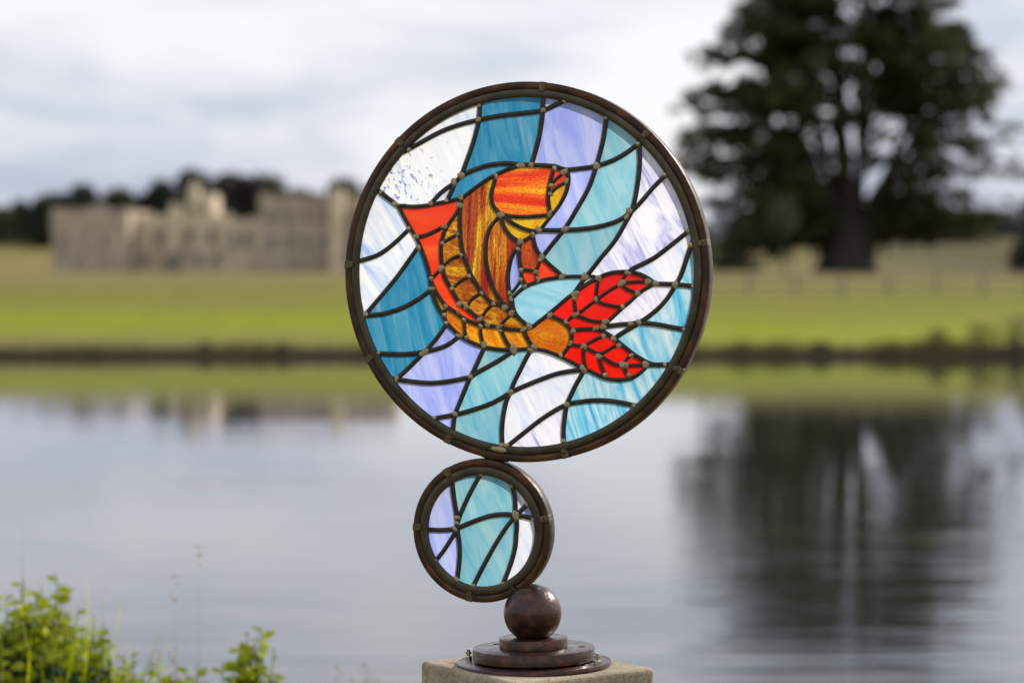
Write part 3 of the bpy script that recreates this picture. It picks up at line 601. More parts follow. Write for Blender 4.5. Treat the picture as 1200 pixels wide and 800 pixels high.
weed('nettle_clump', 205, 5.9, 762, 5, 'low bright green weed just left of the arching bramble shoot', 'plant', 20, 0.10, 0.055, ['nettle', 'nettle', 'pale_leaf'], group='weeds on the near bank')
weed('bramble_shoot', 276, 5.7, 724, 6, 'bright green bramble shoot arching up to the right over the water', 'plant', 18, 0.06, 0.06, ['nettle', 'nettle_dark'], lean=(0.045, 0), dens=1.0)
weed('bramble_shoot', 308, 5.7, 764, 7, 'short upright sprig right of the arching bramble shoot', 'plant', 8, 0.025, 0.05, ['nettle'], dens=0.9)
def grass_tuft(px, D, toppy, seed, label, nb, spread, mt, head=False, w=0.005):
    rnd = random.Random(seed); x = (px-600)/2833*D; zb = ground(x, D)-0.02; H = P(600, toppy, D).z-zb
    root = tag(empty('grass_tuft', (x, D, zb)), label, 'grass', 'grasses on the near bank'); f = MB(); hd = MB()
    for k in range(nb):
        a = rnd.uniform(0, 6.28); h = H*(rnd.uniform(0.8, 1.0) if k else 1); r = spread*math.sqrt(rnd.random())
        b0 = Vector((math.cos(a)*r*0.6, math.sin(a)*r*0.6, 0)); t0 = Vector((math.cos(a)*r*1.2, math.sin(a)*r*1.2, h)); bend = rnd.uniform(0.0, 0.13) if nb > 2 else 0.01; sd_ = Vector((math.sin(a*3+k), math.cos(a*3+k), 0))*w
        vs = []
        for i in range(6):
            u = i/5; c = b0.lerp(t0, u)+Vector((math.cos(a), math.sin(a), 0))*bend*u**3 - Vector((0, 0, abs(bend)*0.5*u**4)); ww = (1-u)**0.6 if u < 1 else 0.05
            vs += [c-sd_*ww, c+sd_*ww]
        f.add(vs, [(2*i, 2*i+1, 2*i+3, 2*i+2) for i in range(5)])
        if head:
            for j in range(14):
                c = t0+Vector((rnd.gauss(0, .006), rnd.gauss(0, .006), -0.055*rnd.random()+0.02)); hd.leaf(c, 0.0042, rnd, up=0.7)
    f.build('blade', M[mt], root)
    if head: hd.build('seed_head', M['straw'], root)
grass_tuft(18, 5.62, 668, 21, 'thick bright grass blades rising among the weeds at the left edge', 40, 0.14, 'blade', w=0.008)
grass_tuft(72, 5.72, 676, 22, 'bright grass blades standing up from the tallest weed clump', 36, 0.14, 'blade', w=0.008)
grass_tuft(120, 5.75, 704, 23, 'thin paler grass right of the tallest weed clump', 16, 0.07, 'blade', w=0.005)
grass_tuft(28, 5.4, 602, 24, 'single tall dark grass stalk above the left weeds', 1, 0.005, 'nettle_dark', w=0.0016)
grass_tuft(235, 5.6, 648, 25, 'tall thin stalk with a rusty seed head left of the sculpture', 1, 0.005, 'straw', True, w=0.0012)
grass_tuft(204, 5.6, 684, 26, 'shorter thin stalk with a small seed head beside the tall one', 1, 0.005, 'straw', True, w=0.0012)
grass_tuft(196, 5.8, 762, 27, 'pinkish dry grass stalks among the low weeds', 5, 0.03, 'straw', True, w=0.0014)
grass_tuft(170, 5.75, 762, 31, 'bright grass blades low among the weeds left of the arching bramble shoot', 16, 0.09, 'blade', w=0.006)
grass_tuft(412, 5.9, 786, 29, 'low grass with straw heads nearest the left of the plinth', 12, 0.05, 'pale_leaf', True, w=0.003)
grass_tuft(440, 5.9, 791, 30, 'short reddish dry grass tuft beside the plinth', 8, 0.035, 'straw', True, w=0.003)

rnd = random.Random(77); b = MB()
for i in range(9000):
    x, y = rnd.uniform(-2.6, 2.6), rnd.uniform(2.6, 7.2)
    if abs(x-0.04) < 0.22 and abs(y-3.82) < 0.22: continue
    z = ground(x, y)-0.01; h = rnd.uniform(0.05, 0.14); a = rnd.uniform(0, 6.28); ww = 0.004; l = rnd.uniform(0.1, 0.6)*h
    c_, s_ = math.cos(a), math.sin(a)
    b.add([(x-s_*ww, y+c_*ww, z), (x+s_*ww, y-c_*ww, z), (x+c_*l, y+s_*l, z+h)], [(0,1,2)])
tag(b.build('grass', M['nettle']), 'short green grass on the near bank round the plinth', 'grass', kind='stuff')
# traced pieces of the two roundels, in millimetres from the large roundel's centre (u across, v up)
BIG_PANES = [
 ('swirl',[(-17.9,-275.9),(25.9,-275.3),(67.3,-268.1),(66.1,-251.9),(70.9,-209.3),(66.7,-209.9),(57.7,-213.5),(41.5,-223.1),(3.7,-250.7),(-22.7,-271.7),(-23.9,-275.3)]),
 ('aqua',[(-36.5,-274.1),(-34.1,-274.1),(-34.7,-244.7),(-33.5,-232.7),(-25.7,-194.9),(-33.5,-196.7),(-56.3,-209.3),(-82.1,-217.7),(-101.9,-223.7),(-111.5,-224.3),(-114.5,-227.9),(-116.3,-250.7),(-76.7,-265.7)]),
 ('mist',[(-25.7,-275.3),(-23.9,-275.3),(-22.7,-271.7),(-18.5,-268.1),(30.7,-230.3),(57.7,-213.5),(72.1,-208.7),(72.7,-206.3),(75.1,-205.1),(76.3,-197.3),(86.5,-176.3),(97.3,-158.9),(98.5,-151.7),(90.7,-152.9),(69.1,-155.9),(51.7,-160.1),(21.7,-170.9),(-11.3,-185.3),(-18.5,-186.5),(-26.3,-196.7),(-26.9,-203.9),(-31.7,-220.7),(-34.7,-244.7),(-34.1,-274.1)]),
 ('sky',[(67.3,-268.1),(108.7,-254.3),(138.7,-239.3),(158.5,-226.7),(180.1,-209.9),(181.3,-206.9),(174.7,-205.7),(139.3,-200.3),(110.5,-200.3),(73.9,-205.1),(70.9,-208.7),(67.3,-236.9),(66.1,-251.9)]),
 ('lilac',[(-118.1,-250.1),(-115.7,-248.9),(-113.9,-227.3),(-121.1,-227.3),(-139.7,-230.9),(-146.3,-232.1),(-147.5,-233.9)]),
 ('lilac',[(-148.1,-233.3),(-144.5,-231.5),(-121.1,-227.3),(-113.9,-227.3),(-110.9,-224.3),(-109.7,-217.1),(-91.7,-176.9),(-89.9,-167.9),(-97.7,-167.9),(-131.9,-174.5),(-155.3,-176.3),(-190.7,-173.9),(-205.1,-172.1),(-207.5,-170.3),(-216.5,-172.1),(-201.5,-189.5),(-182.9,-207.5),(-164.3,-222.5)]),
 ('aqua',[(-110.9,-224.3),(-99.5,-223.1),(-61.1,-211.1),(-41.3,-202.1),(-33.5,-196.7),(-25.1,-194.9),(-17.9,-186.5),(-14.9,-173.9),(4.9,-135.5),(10.9,-127.1),(11.5,-121.1),(4.9,-120.5),(-20.9,-123.5),(-23.3,-128.9),(-42.5,-140.9),(-73.7,-157.7),(-80.9,-158.9),(-90.5,-168.5),(-91.7,-176.9),(-109.7,-217.1)]),
 ('sky',[(181.3,-208.1),(194.5,-196.7),(210.1,-179.9),(225.1,-160.7),(235.9,-143.3),(200.5,-142.7),(198.7,-149.3),(190.3,-157.1),(181.3,-163.1),(172.3,-166.1),(148.9,-167.9),(136.3,-165.5),(133.9,-163.7),(127.3,-163.1),(109.3,-154.1),(98.5,-151.7),(97.3,-158.9),(86.5,-176.3),(76.3,-197.3),(75.1,-205.1),(110.5,-200.3),(139.3,-200.3),(165.7,-203.9),(181.3,-206.9)]),
 ('mist',[(-17.9,-186.5),(-11.3,-185.3),(6.7,-176.9),(51.7,-160.1),(69.1,-155.9),(93.1,-152.9),(93.7,-150.5),(91.9,-146.9),(75.1,-138.5),(64.9,-134.3),(64.3,-131.9),(58.3,-131.3),(37.9,-123.5),(16.3,-119.9),(12.7,-121.1),(10.9,-127.1),(4.9,-135.5),(-14.9,-173.9)]),
 ('lilac',[(-165.5,-176.3),(-141.5,-175.7),(-97.7,-167.9),(-89.9,-167.9),(-80.9,-159.5),(-79.1,-150.5),(-65.9,-123.5),(-65.3,-117.5),(-80.9,-113.3),(-94.1,-107.3),(-95.9,-104.3),(-107.3,-101.3),(-116.9,-109.7),(-128.9,-116.9),(-146.9,-122.9),(-157.7,-122.9),(-163.1,-126.5),(-170.9,-128.9),(-172.1,-134.3),(-205.7,-164.9),(-207.5,-170.9),(-205.1,-172.1)]),
 ('teal',[(-216.5,-171.5),(-208.1,-170.9),(-205.7,-164.9),(-172.1,-134.3),(-171.5,-128.3),(-196.1,-130.7),(-243.5,-130.1),(-230.9,-152.3)]),
 ('lobe',[(148.9,-167.9),(172.3,-166.1),(172.3,-162.5),(165.7,-150.5),(165.1,-145.1),(151.3,-143.9),(143.5,-140.9),(139.9,-137.9),(125.5,-129.5),(124.9,-134.9),(126.7,-142.1),(133.9,-159.5),(133.9,-164.3)]),
 ('lobe',[(172.3,-164.9),(181.3,-163.1),(198.7,-149.3),(199.9,-143.9),(192.7,-143.9),(165.1,-145.1),(165.7,-150.5),(171.7,-160.7)]),
 ('lobe',[(130.9,-163.7),(134.5,-163.7),(134.5,-162.5),(125.5,-137.9),(125.5,-128.9),(102.1,-116.3),(99.7,-116.9),(99.1,-124.1),(99.7,-135.5),(102.1,-144.5),(102.1,-150.5),(100.9,-151.7)]),
 ('aqua',[(-80.9,-158.9),(-73.7,-157.7),(-23.3,-128.9),(-21.5,-124.1),(-23.3,-122.3),(-26.3,-122.3),(-43.1,-121.7),(-65.3,-117.5),(-65.9,-123.5),(-79.1,-150.5)]),
 ('lobe',[(93.7,-151.7),(100.9,-151.7),(102.1,-150.5),(99.1,-131.3),(100.3,-115.7),(90.7,-115.1),(79.3,-112.7),(78.7,-111.5),(76.3,-113.9),(74.5,-118.1),(65.5,-128.3),(64.3,-133.1),(91.9,-146.9)]),
 ('lobe',[(157.3,-145.1),(165.1,-145.1),(167.5,-136.1),(171.7,-131.9),(175.9,-130.1),(177.7,-126.5),(177.1,-124.7),(160.9,-112.7),(156.7,-112.1),(149.5,-115.1),(139.9,-121.1),(127.9,-125.9),(126.1,-130.1),(144.7,-141.5)]),
 ('lobe',[(165.1,-145.1),(200.5,-143.9),(198.7,-137.9),(192.7,-135.5),(184.9,-130.1),(177.7,-127.7),(167.5,-136.1)]),
 ('sky',[(203.5,-143.3),(236.5,-143.3),(251.5,-115.1),(261.7,-89.3),(261.7,-88.1),(258.7,-87.5),(207.1,-79.7),(193.3,-77.9),(177.1,-81.5),(174.1,-87.5),(160.3,-94.7),(151.9,-100.7),(150.7,-103.1),(152.5,-106.7),(156.1,-108.5),(156.7,-112.1),(162.1,-113.3),(177.1,-124.7),(177.7,-127.7),(181.3,-128.3),(198.7,-137.9),(200.5,-142.7)]),
 ('stalk',[(60.7,-131.9),(64.9,-131.3),(65.5,-128.3),(78.7,-111.5),(79.9,-92.9),(75.7,-85.7),(72.1,-82.7),(70.9,-79.1),(45.7,-68.3),(44.5,-65.9),(39.7,-67.1),(30.1,-74.3),(18.7,-83.9),(9.1,-85.1),(7.9,-88.7),(2.5,-90.5),(3.7,-97.1),(13.9,-113.3),(15.1,-119.3),(16.3,-120.5),(37.9,-123.5)]),
 ('teal',[(-223.7,-130.7),(-169.1,-128.9),(-166.1,-126.5),(-163.1,-126.5),(-156.5,-122.9),(-154.7,-116.3),(-142.7,-103.7),(-127.1,-82.7),(-128.3,-76.7),(-130.7,-73.1),(-131.3,-66.5),(-136.1,-63.5),(-146.3,-46.7),(-149.3,-38.9),(-149.9,-27.5),(-157.1,-29.3),(-163.1,-34.7),(-185.3,-48.5),(-202.7,-56.9),(-218.3,-62.3),(-246.5,-67.7),(-267.5,-68.3),(-258.5,-98.3),(-244.7,-128.9),(-243.5,-130.1)]),
 ('lobe',[(125.5,-129.5),(127.9,-125.9),(139.9,-121.1),(149.5,-114.5),(156.7,-112.7),(156.1,-108.5),(152.5,-106.7),(150.7,-103.1),(145.3,-101.3),(137.5,-95.9),(133.9,-96.5),(133.3,-98.3),(106.3,-110.9),(102.1,-115.7),(102.7,-117.5),(121.9,-126.5)]),
 ('lilac',[(-156.5,-123.5),(-146.9,-122.9),(-133.1,-118.7),(-112.1,-106.1),(-107.3,-100.7),(-108.5,-97.7),(-115.7,-91.1),(-122.9,-83.9),(-127.7,-82.7),(-142.7,-103.7),(-154.7,-116.3)]),
 ('scale',[(-22.1,-124.1),(-20.3,-123.5),(-22.1,-116.3),(-30.5,-104.9),(-37.1,-87.5),(-53.3,-84.5),(-67.7,-83.9),(-70.1,-83.9),(-70.1,-95.9),(-64.1,-118.1),(-43.1,-121.7),(-23.3,-122.3)]),
 ('scale',[(-20.3,-123.5),(4.9,-120.5),(11.5,-120.5),(12.7,-121.7),(15.7,-119.9),(13.9,-113.3),(3.7,-97.1),(2.5,-90.5),(-1.1,-90.5),(-15.5,-90.5),(-35.9,-88.1),(-35.3,-94.7),(-26.9,-110.9),(-22.1,-116.3)]),
 ('scale',[(-65.9,-117.5),(-64.7,-116.9),(-70.1,-95.9),(-70.1,-83.9),(-97.1,-74.9),(-97.7,-84.5),(-94.7,-106.7),(-80.9,-113.3)]),
 ('lobe',[(100.3,-116.3),(102.1,-116.3),(104.5,-112.1),(113.5,-106.7),(133.9,-97.7),(133.9,-93.5),(127.9,-91.7),(127.9,-90.5),(112.9,-88.7),(86.5,-89.3),(79.9,-92.3),(78.7,-112.1),(90.7,-115.1),(99.7,-115.1)]),
 ('scale',[(-95.9,-104.9),(-94.7,-103.1),(-98.3,-73.1),(-122.3,-56.9),(-127.1,-55.1),(-128.9,-56.9),(-130.1,-65.3),(-131.9,-66.5),(-127.1,-82.7),(-122.9,-83.9),(-119.3,-88.7),(-108.5,-97.7),(-107.3,-101.3)]),
 ('mist',[(148.9,-103.1),(151.3,-103.1),(151.9,-100.7),(154.9,-98.3),(174.1,-87.5),(175.9,-83.3),(174.7,-80.3),(155.5,-81.5),(139.3,-83.9),(135.1,-83.3),(129.7,-85.1),(127.9,-89.9),(127.9,-91.7),(133.9,-93.5),(134.5,-95.9),(137.5,-95.9)]),
 ('lobe',[(79.3,-92.9),(86.5,-89.3),(96.7,-88.7),(120.1,-88.7),(127.9,-90.5),(129.7,-85.1),(135.7,-83.3),(135.7,-79.1),(133.9,-77.3),(117.7,-76.7),(91.9,-68.9),(87.7,-65.3),(76.3,-72.5),(70.9,-79.1)]),
 ('belly',[(-15.5,-90.5),(3.1,-90.5),(7.9,-88.7),(8.5,-86.9),(7.9,-83.3),(-2.9,-76.1),(-14.9,-64.1),(-17.9,-62.9),(-20.9,-67.7),(-34.7,-80.3),(-37.1,-87.5),(-36.5,-88.7)]),
 ('sky',[(258.7,-88.1),(262.3,-87.5),(268.3,-67.1),(273.7,-39.5),(275.5,-21.5),(249.7,-18.5),(244.9,-19.1),(243.1,-26.9),(234.1,-40.1),(216.1,-59.3),(198.1,-71.9),(195.7,-77.9),(196.9,-79.1),(219.1,-80.9)]),
 ('belly',[(-39.5,-87.5),(-36.5,-87.5),(-34.7,-80.3),(-20.9,-67.7),(-17.3,-61.1),(-18.5,-58.7),(-26.3,-56.9),(-32.9,-51.5),(-47.9,-49.1),(-50.3,-48.5),(-50.9,-51.5),(-59.9,-58.1),(-69.5,-74.9),(-66.5,-78.5),(-65.3,-83.3)]),
 ('pale',[(8.5,-85.7),(18.7,-83.9),(37.9,-68.3),(44.5,-65.9),(46.9,-61.1),(70.9,-41.3),(79.3,-35.3),(83.5,-34.7),(85.3,-30.5),(95.5,-20.9),(99.7,-8.9),(98.5,-6.5),(71.5,-7.1),(61.9,-6.5),(61.3,-7.7),(39.7,-10.1),(24.1,-13.7),(9.1,-20.3),(3.1,-20.9),(1.3,-24.5),(-8.3,-31.1),(-14.9,-38.3),(-19.1,-40.1),(-17.3,-62.9),(-14.3,-64.1),(-2.9,-76.1),(7.9,-83.3)]),
 ('fin',[(-70.7,-83.9),(-65.3,-83.9),(-65.9,-79.7),(-68.9,-74.9),(-73.1,-73.7),(-91.1,-59.9),(-93.5,-55.7),(-98.3,-55.1),(-101.9,-52.7),(-107.9,-46.1),(-115.7,-33.5),(-118.1,-25.7),(-120.5,-25.1),(-130.7,-7.1),(-133.1,4.9),(-137.9,4.9),(-142.7,0.1),(-149.9,-7.7),(-153.5,-8.3),(-153.5,-16.1),(-151.1,-27.5),(-148.7,-30.5),(-143.3,-32.9),(-136.7,-43.7),(-128.9,-52.1),(-128.3,-55.1),(-116.3,-60.5),(-98.9,-72.5),(-97.7,-74.9)]),
 ('swirl',[(136.3,-83.9),(174.1,-80.3),(177.1,-82.1),(184.3,-79.1),(195.7,-77.9),(198.1,-71.9),(216.1,-59.3),(232.9,-41.9),(243.1,-26.9),(244.9,-22.1),(244.3,-19.1),(210.7,-17.3),(209.5,-20.3),(198.1,-25.7),(189.7,-32.3),(185.5,-32.9),(184.3,-36.5),(173.5,-46.7),(164.5,-53.9),(160.3,-54.5),(158.5,-59.3),(135.7,-79.1)]),
 ('lobe',[(69.1,-79.1),(71.5,-79.1),(79.3,-70.1),(87.7,-65.9),(84.7,-51.5),(84.7,-34.7),(79.3,-35.3),(70.9,-41.9),(46.9,-61.1),(44.5,-64.7),(45.7,-68.3),(57.7,-72.5)]),
 ('lobe',[(135.1,-79.1),(158.5,-59.3),(159.7,-55.1),(157.3,-53.3),(147.1,-52.7),(131.5,-49.1),(122.5,-45.5),(121.3,-43.1),(115.9,-45.5),(88.9,-65.9),(91.9,-68.9),(108.7,-74.9),(115.9,-76.7),(133.9,-77.3)]),
 ('belly',[(-71.3,-74.3),(-68.3,-73.7),(-68.3,-71.3),(-62.3,-61.1),(-50.3,-49.7),(-50.9,-47.3),(-56.3,-44.9),(-67.1,-32.9),(-71.3,-33.5),(-82.7,-40.1),(-88.7,-46.7),(-93.5,-55.7),(-91.1,-59.9)]),
 ('white',[(-267.5,-68.3),(-262.1,-67.7),(-260.3,-61.1),(-220.7,-18.5),(-203.9,1.9),(-176.3,39.7),(-172.7,40.9),(-176.9,56.5),(-180.5,58.3),(-184.7,65.5),(-188.3,69.1),(-191.9,68.5),(-214.1,48.1),(-238.7,30.7),(-256.1,23.5),(-275.3,19.9),(-275.3,-25.7),(-271.7,-51.5)]),
 ('teal',[(-261.5,-68.3),(-233.3,-65.9),(-205.7,-58.1),(-179.9,-45.5),(-157.1,-29.3),(-151.7,-28.1),(-153.5,-8.9),(-165.5,27.1),(-170.3,39.7),(-172.1,40.9),(-175.7,40.3),(-213.5,-10.1),(-260.3,-61.1)]),
 ('scale',[(-133.1,-65.9),(-130.1,-65.3),(-128.9,-52.1),(-133.1,-48.5),(-143.3,-32.9),(-146.3,-31.1),(-149.9,-30.5),(-148.7,-40.7),(-142.7,-53.9)]),
 ('lobe',[(87.1,-65.3),(89.5,-65.3),(117.1,-44.3),(120.7,-43.1),(119.5,-34.7),(122.5,-17.3),(122.5,-10.1),(120.7,-9.5),(118.3,-9.5),(117.1,-11.9),(102.7,-19.7),(94.9,-20.9),(85.3,-30.5),(84.1,-33.5),(84.7,-51.5)]),
 ('flank',[(-19.7,-58.7),(-17.9,-58.7),(-17.9,-55.1),(-19.1,-40.7),(-21.5,-38.3),(-24.5,-16.1),(-23.9,0.7),(-19.7,21.1),(-12.5,34.3),(-6.5,37.3),(-5.3,47.5),(-13.7,52.3),(-24.5,61.9),(-32.9,75.1),(-35.3,87.7),(-39.5,87.1),(-49.7,77.5),(-58.1,62.5),(-61.7,36.7),(-60.5,15.1),(-53.3,-14.9),(-45.5,-32.3),(-35.9,-44.9),(-34.1,-51.5),(-26.3,-56.9)]),
 ('belly',[(-95.9,-55.7),(-92.3,-55.1),(-89.9,-48.5),(-82.7,-40.1),(-69.5,-32.9),(-70.1,-28.1),(-83.9,-7.1),(-85.1,-5.9),(-90.5,-7.1),(-104.3,-13.7),(-118.1,-25.7),(-117.5,-29.9),(-107.9,-46.1),(-101.9,-52.7)]),
 ('lobe',[(159.1,-55.1),(164.5,-53.9),(173.5,-46.7),(184.3,-36.5),(184.9,-32.9),(183.7,-31.1),(168.7,-26.3),(162.7,-21.5),(162.1,-18.5),(157.3,-19.1),(150.7,-22.7),(122.5,-40.1),(120.7,-43.1),(122.5,-45.5),(131.5,-49.1),(147.1,-52.7),(157.3,-53.3)]),
 ('flank',[(-37.7,-51.5),(-34.1,-51.5),(-35.3,-46.1),(-43.7,-35.3),(-50.3,-22.7),(-57.5,-0.5),(-61.1,19.9),(-61.7,36.7),(-57.5,64.3),(-49.7,77.5),(-40.7,87.1),(-37.1,87.7),(-36.5,90.7),(-38.3,94.3),(-41.9,96.1),(-49.7,105.7),(-52.1,115.9),(-51.5,128.5),(-44.9,153.1),(-49.7,152.5),(-62.3,145.3),(-102.5,117.1),(-102.5,109.3),(-105.5,97.9),(-104.3,96.1),(-104.9,63.7),(-100.1,29.5),(-98.3,28.3),(-92.9,11.5),(-86.9,-1.1),(-86.3,-5.9),(-83.9,-7.1),(-70.1,-28.1),(-69.5,-32.3),(-67.1,-32.9),(-56.3,-44.9),(-49.7,-49.1)]),
 ('lobe',[(120.1,-41.9),(149.5,-22.7),(157.3,-19.1),(160.9,-19.1),(162.7,-10.1),(169.3,-1.1),(168.1,0.7),(143.5,-0.5),(123.1,-8.3),(121.9,-9.5),(122.5,-17.3),(119.5,-34.7)]),
 ('pale',[(-19.7,-40.7),(-14.9,-38.3),(-8.3,-31.1),(2.5,-23.3),(3.1,-19.7),(0.1,-13.1),(-4.7,-13.7),(-11.9,-25.1),(-17.9,-31.1),(-22.1,-31.7),(-21.5,-38.3)]),
 ('lobe',[(184.9,-33.5),(189.7,-32.3),(198.1,-25.7),(209.5,-20.3),(210.7,-17.9),(209.5,-14.3),(205.3,-13.1),(203.5,-14.9),(189.1,-14.9),(162.1,-16.1),(161.5,-17.9),(162.7,-21.5),(166.9,-25.1),(183.7,-31.1)]),
 ('lilac',[(-22.1,-31.7),(-17.9,-31.1),(-9.5,-22.1),(-4.7,-13.7),(-1.7,-13.1),(-2.3,3.1),(-6.5,22.3),(-6.5,34.3),(-7.1,36.7),(-12.5,34.3),(-18.5,24.1),(-21.5,14.5),(-24.5,-4.1),(-24.5,-16.1)]),
 ('belly',[(-119.9,-25.7),(-115.7,-24.5),(-109.7,-17.9),(-99.5,-10.7),(-86.3,-5.9),(-86.9,-1.1),(-92.9,11.5),(-98.3,28.3),(-100.1,28.9),(-115.1,24.1),(-123.5,19.3),(-129.5,13.3),(-134.3,12.1),(-134.3,5.5),(-133.1,4.9),(-130.7,-7.1)]),
 ('sky',[(270.7,-21.5),(275.5,-21.5),(276.1,15.1),(273.1,41.5),(270.7,40.3),(267.1,29.5),(258.7,2.5),(253.3,-10.1),(250.9,-12.5),(249.7,-19.1)]),
 ('pectoral',[(3.1,-20.9),(9.1,-20.3),(24.1,-14.3),(21.7,1.3),(16.3,1.9),(9.1,3.7),(-2.3,3.7),(-1.7,-12.5),(0.7,-13.7)]),
 ('white',[(95.5,-20.9),(102.7,-19.7),(117.1,-11.9),(118.3,-9.5),(116.5,-6.5),(111.1,-6.5),(106.9,-4.7),(100.3,-7.1)]),
 ('mist',[(244.3,-19.1),(249.1,-19.1),(250.3,-17.3),(250.9,-12.5),(253.3,-10.1),(258.7,2.5),(270.1,39.1),(273.1,41.5),(270.7,56.5),(268.9,63.7),(265.3,62.5),(232.9,36.7),(211.3,21.1),(178.9,6.1),(177.1,1.3),(178.9,-0.5),(190.3,-2.9),(201.7,-8.3),(203.5,-9.5),(204.1,-12.5),(209.5,-14.3),(211.3,-17.9)]),
 ('lobe',[(162.1,-16.1),(203.5,-14.9),(204.7,-13.7),(203.5,-9.5),(196.9,-5.9),(186.7,-1.7),(178.9,-0.5),(177.1,1.9),(171.1,0.7),(169.3,0.1),(167.5,-4.7),(163.3,-8.9)]),
 ('pectoral',[(24.1,-13.7),(61.9,-7.1),(60.7,-2.3),(46.3,10.3),(31.9,23.5),(28.9,21.1),(21.7,1.3)]),
 ('swirl',[(117.7,-9.5),(122.5,-9.5),(132.1,-4.1),(143.5,-0.5),(176.5,1.3),(178.9,6.1),(204.7,17.5),(220.3,27.1),(262.9,60.7),(268.9,63.7),(257.5,100.9),(241.9,133.3),(233.5,148.3),(230.5,150.7),(208.9,129.7),(186.7,103.9),(180.7,102.1),(177.1,94.3),(168.7,85.9),(167.5,77.5),(151.3,50.5),(108.7,0.1),(107.5,-5.3),(116.5,-6.5)]),
 ('fin',[(-154.1,-8.9),(-149.9,-7.7),(-137.9,4.9),(-134.3,5.5),(-136.7,39.7),(-134.3,55.9),(-128.9,67.3),(-127.7,73.3),(-133.1,73.3),(-142.1,67.9),(-161.9,59.5),(-176.9,57.1),(-173.3,42.1),(-169.1,37.3),(-161.3,16.9)]),
 ('aqua',[(99.1,-7.7),(108.1,-4.1),(110.5,2.5),(149.5,48.1),(166.9,76.3),(168.7,82.9),(168.1,85.9),(160.9,84.1),(143.5,75.7),(115.9,70.3),(86.5,66.7),(70.3,67.3),(62.5,65.5),(60.1,57.7),(31.9,24.7),(31.9,22.9),(39.7,15.1),(60.7,-2.3),(61.9,-6.5),(98.5,-6.5)]),
 ('gill',[(18.7,1.3),(22.3,1.3),(28.9,21.1),(31.9,24.1),(27.1,28.3),(19.9,40.9),(16.9,56.5),(12.7,56.5),(8.5,53.5),(-1.1,48.1),(-5.3,47.5),(-5.3,41.5),(-7.1,37.3),(-5.3,13.3),(-2.9,3.1),(-1.7,4.3),(9.1,3.7)]),
 ('belly',[(-134.3,12.1),(-129.5,13.3),(-123.5,19.3),(-115.1,24.1),(-100.1,28.9),(-104.3,60.7),(-104.3,61.9),(-109.1,60.7),(-121.1,55.3),(-129.5,49.3),(-135.5,48.7),(-136.7,28.3)]),
 ('white',[(-275.3,19.9),(-256.1,23.5),(-238.7,30.7),(-217.1,45.7),(-193.7,67.3),(-189.5,69.1),(-190.7,75.7),(-206.3,101.5),(-206.9,106.3),(-211.7,108.7),(-239.3,129.7),(-243.5,130.9),(-254.3,108.7),(-265.1,78.7),(-272.3,48.1)]),
 ('lilac',[(31.3,24.1),(61.3,59.5),(61.9,66.1),(46.9,65.5),(30.1,66.7),(18.1,64.9),(16.9,63.1),(16.3,56.5),(19.9,40.9),(27.1,28.3)]),
 ('cheek',[(-5.9,47.5),(-1.1,48.1),(11.5,55.9),(16.3,57.1),(17.5,64.3),(-6.5,71.5),(-21.5,81.1),(-25.7,83.5),(-28.1,88.9),(-36.5,89.5),(-32.9,75.1),(-24.5,61.9),(-18.5,55.9)]),
 ('belly',[(-134.9,48.1),(-129.5,49.3),(-121.1,55.3),(-104.3,61.9),(-104.9,96.1),(-106.1,97.3),(-109.7,95.5),(-124.7,74.5),(-127.7,73.9),(-128.9,67.3),(-134.3,55.9)]),
 ('fin',[(-178.1,56.5),(-156.5,61.3),(-133.1,73.3),(-124.7,74.5),(-110.9,94.3),(-104.9,97.9),(-102.5,109.3),(-102.5,117.1),(-108.5,117.1),(-119.9,114.1),(-124.7,114.7),(-127.7,112.9),(-144.5,109.9),(-151.1,110.5),(-154.1,108.1),(-170.9,105.7),(-206.9,106.9),(-206.3,101.5),(-190.7,75.7),(-189.5,69.1),(-185.3,67.3),(-181.7,60.1)]),
 ('cheek',[(16.9,64.3),(31.3,66.7),(32.5,72.1),(42.7,83.5),(43.9,88.9),(0.7,87.7),(-26.3,88.9),(-25.7,83.5),(-6.5,71.5),(7.3,66.7),(16.3,65.5)]),
 ('lilac',[(45.1,65.5),(64.3,65.5),(70.9,67.3),(72.7,75.1),(101.5,120.1),(112.9,143.5),(118.3,164.5),(104.5,163.9),(72.7,160.3),(74.5,151.9),(74.5,140.5),(69.1,120.7),(55.3,98.5),(49.9,92.5),(45.1,90.7),(42.7,83.5),(32.5,72.1),(31.3,66.1)]),
 ('aqua',[(70.9,66.7),(94.3,67.3),(129.1,72.1),(150.1,78.1),(160.9,84.1),(168.1,85.3),(171.7,87.7),(180.7,100.9),(181.3,112.3),(186.7,138.1),(189.7,163.9),(188.5,196.3),(180.7,195.1),(169.9,186.7),(149.5,175.3),(131.5,168.7),(121.3,168.1),(118.3,165.1),(117.1,156.1),(111.1,138.7),(90.7,102.1),(72.7,75.1)]),
 ('head',[(-27.5,87.7),(-26.3,88.9),(18.7,87.7),(45.1,89.5),(41.5,112.9),(41.5,123.7),(42.7,133.9),(45.7,139.9),(46.3,150.1),(49.9,158.5),(51.1,165.7),(49.3,166.9),(29.5,168.1),(-14.9,169.3),(-17.3,165.1),(-29.3,161.5),(-44.3,154.3),(-51.5,128.5),(-52.1,115.9),(-50.9,108.7),(-45.5,99.7),(-38.3,94.3),(-36.5,89.5),(-28.1,88.9)]),
 ('cheek',[(45.1,90.7),(49.9,92.5),(52.9,95.5),(66.1,114.7),(73.9,135.1),(73.9,140.5),(70.9,140.5),(62.5,138.1),(53.5,132.1),(47.5,125.5),(41.5,123.7),(41.5,112.9)]),
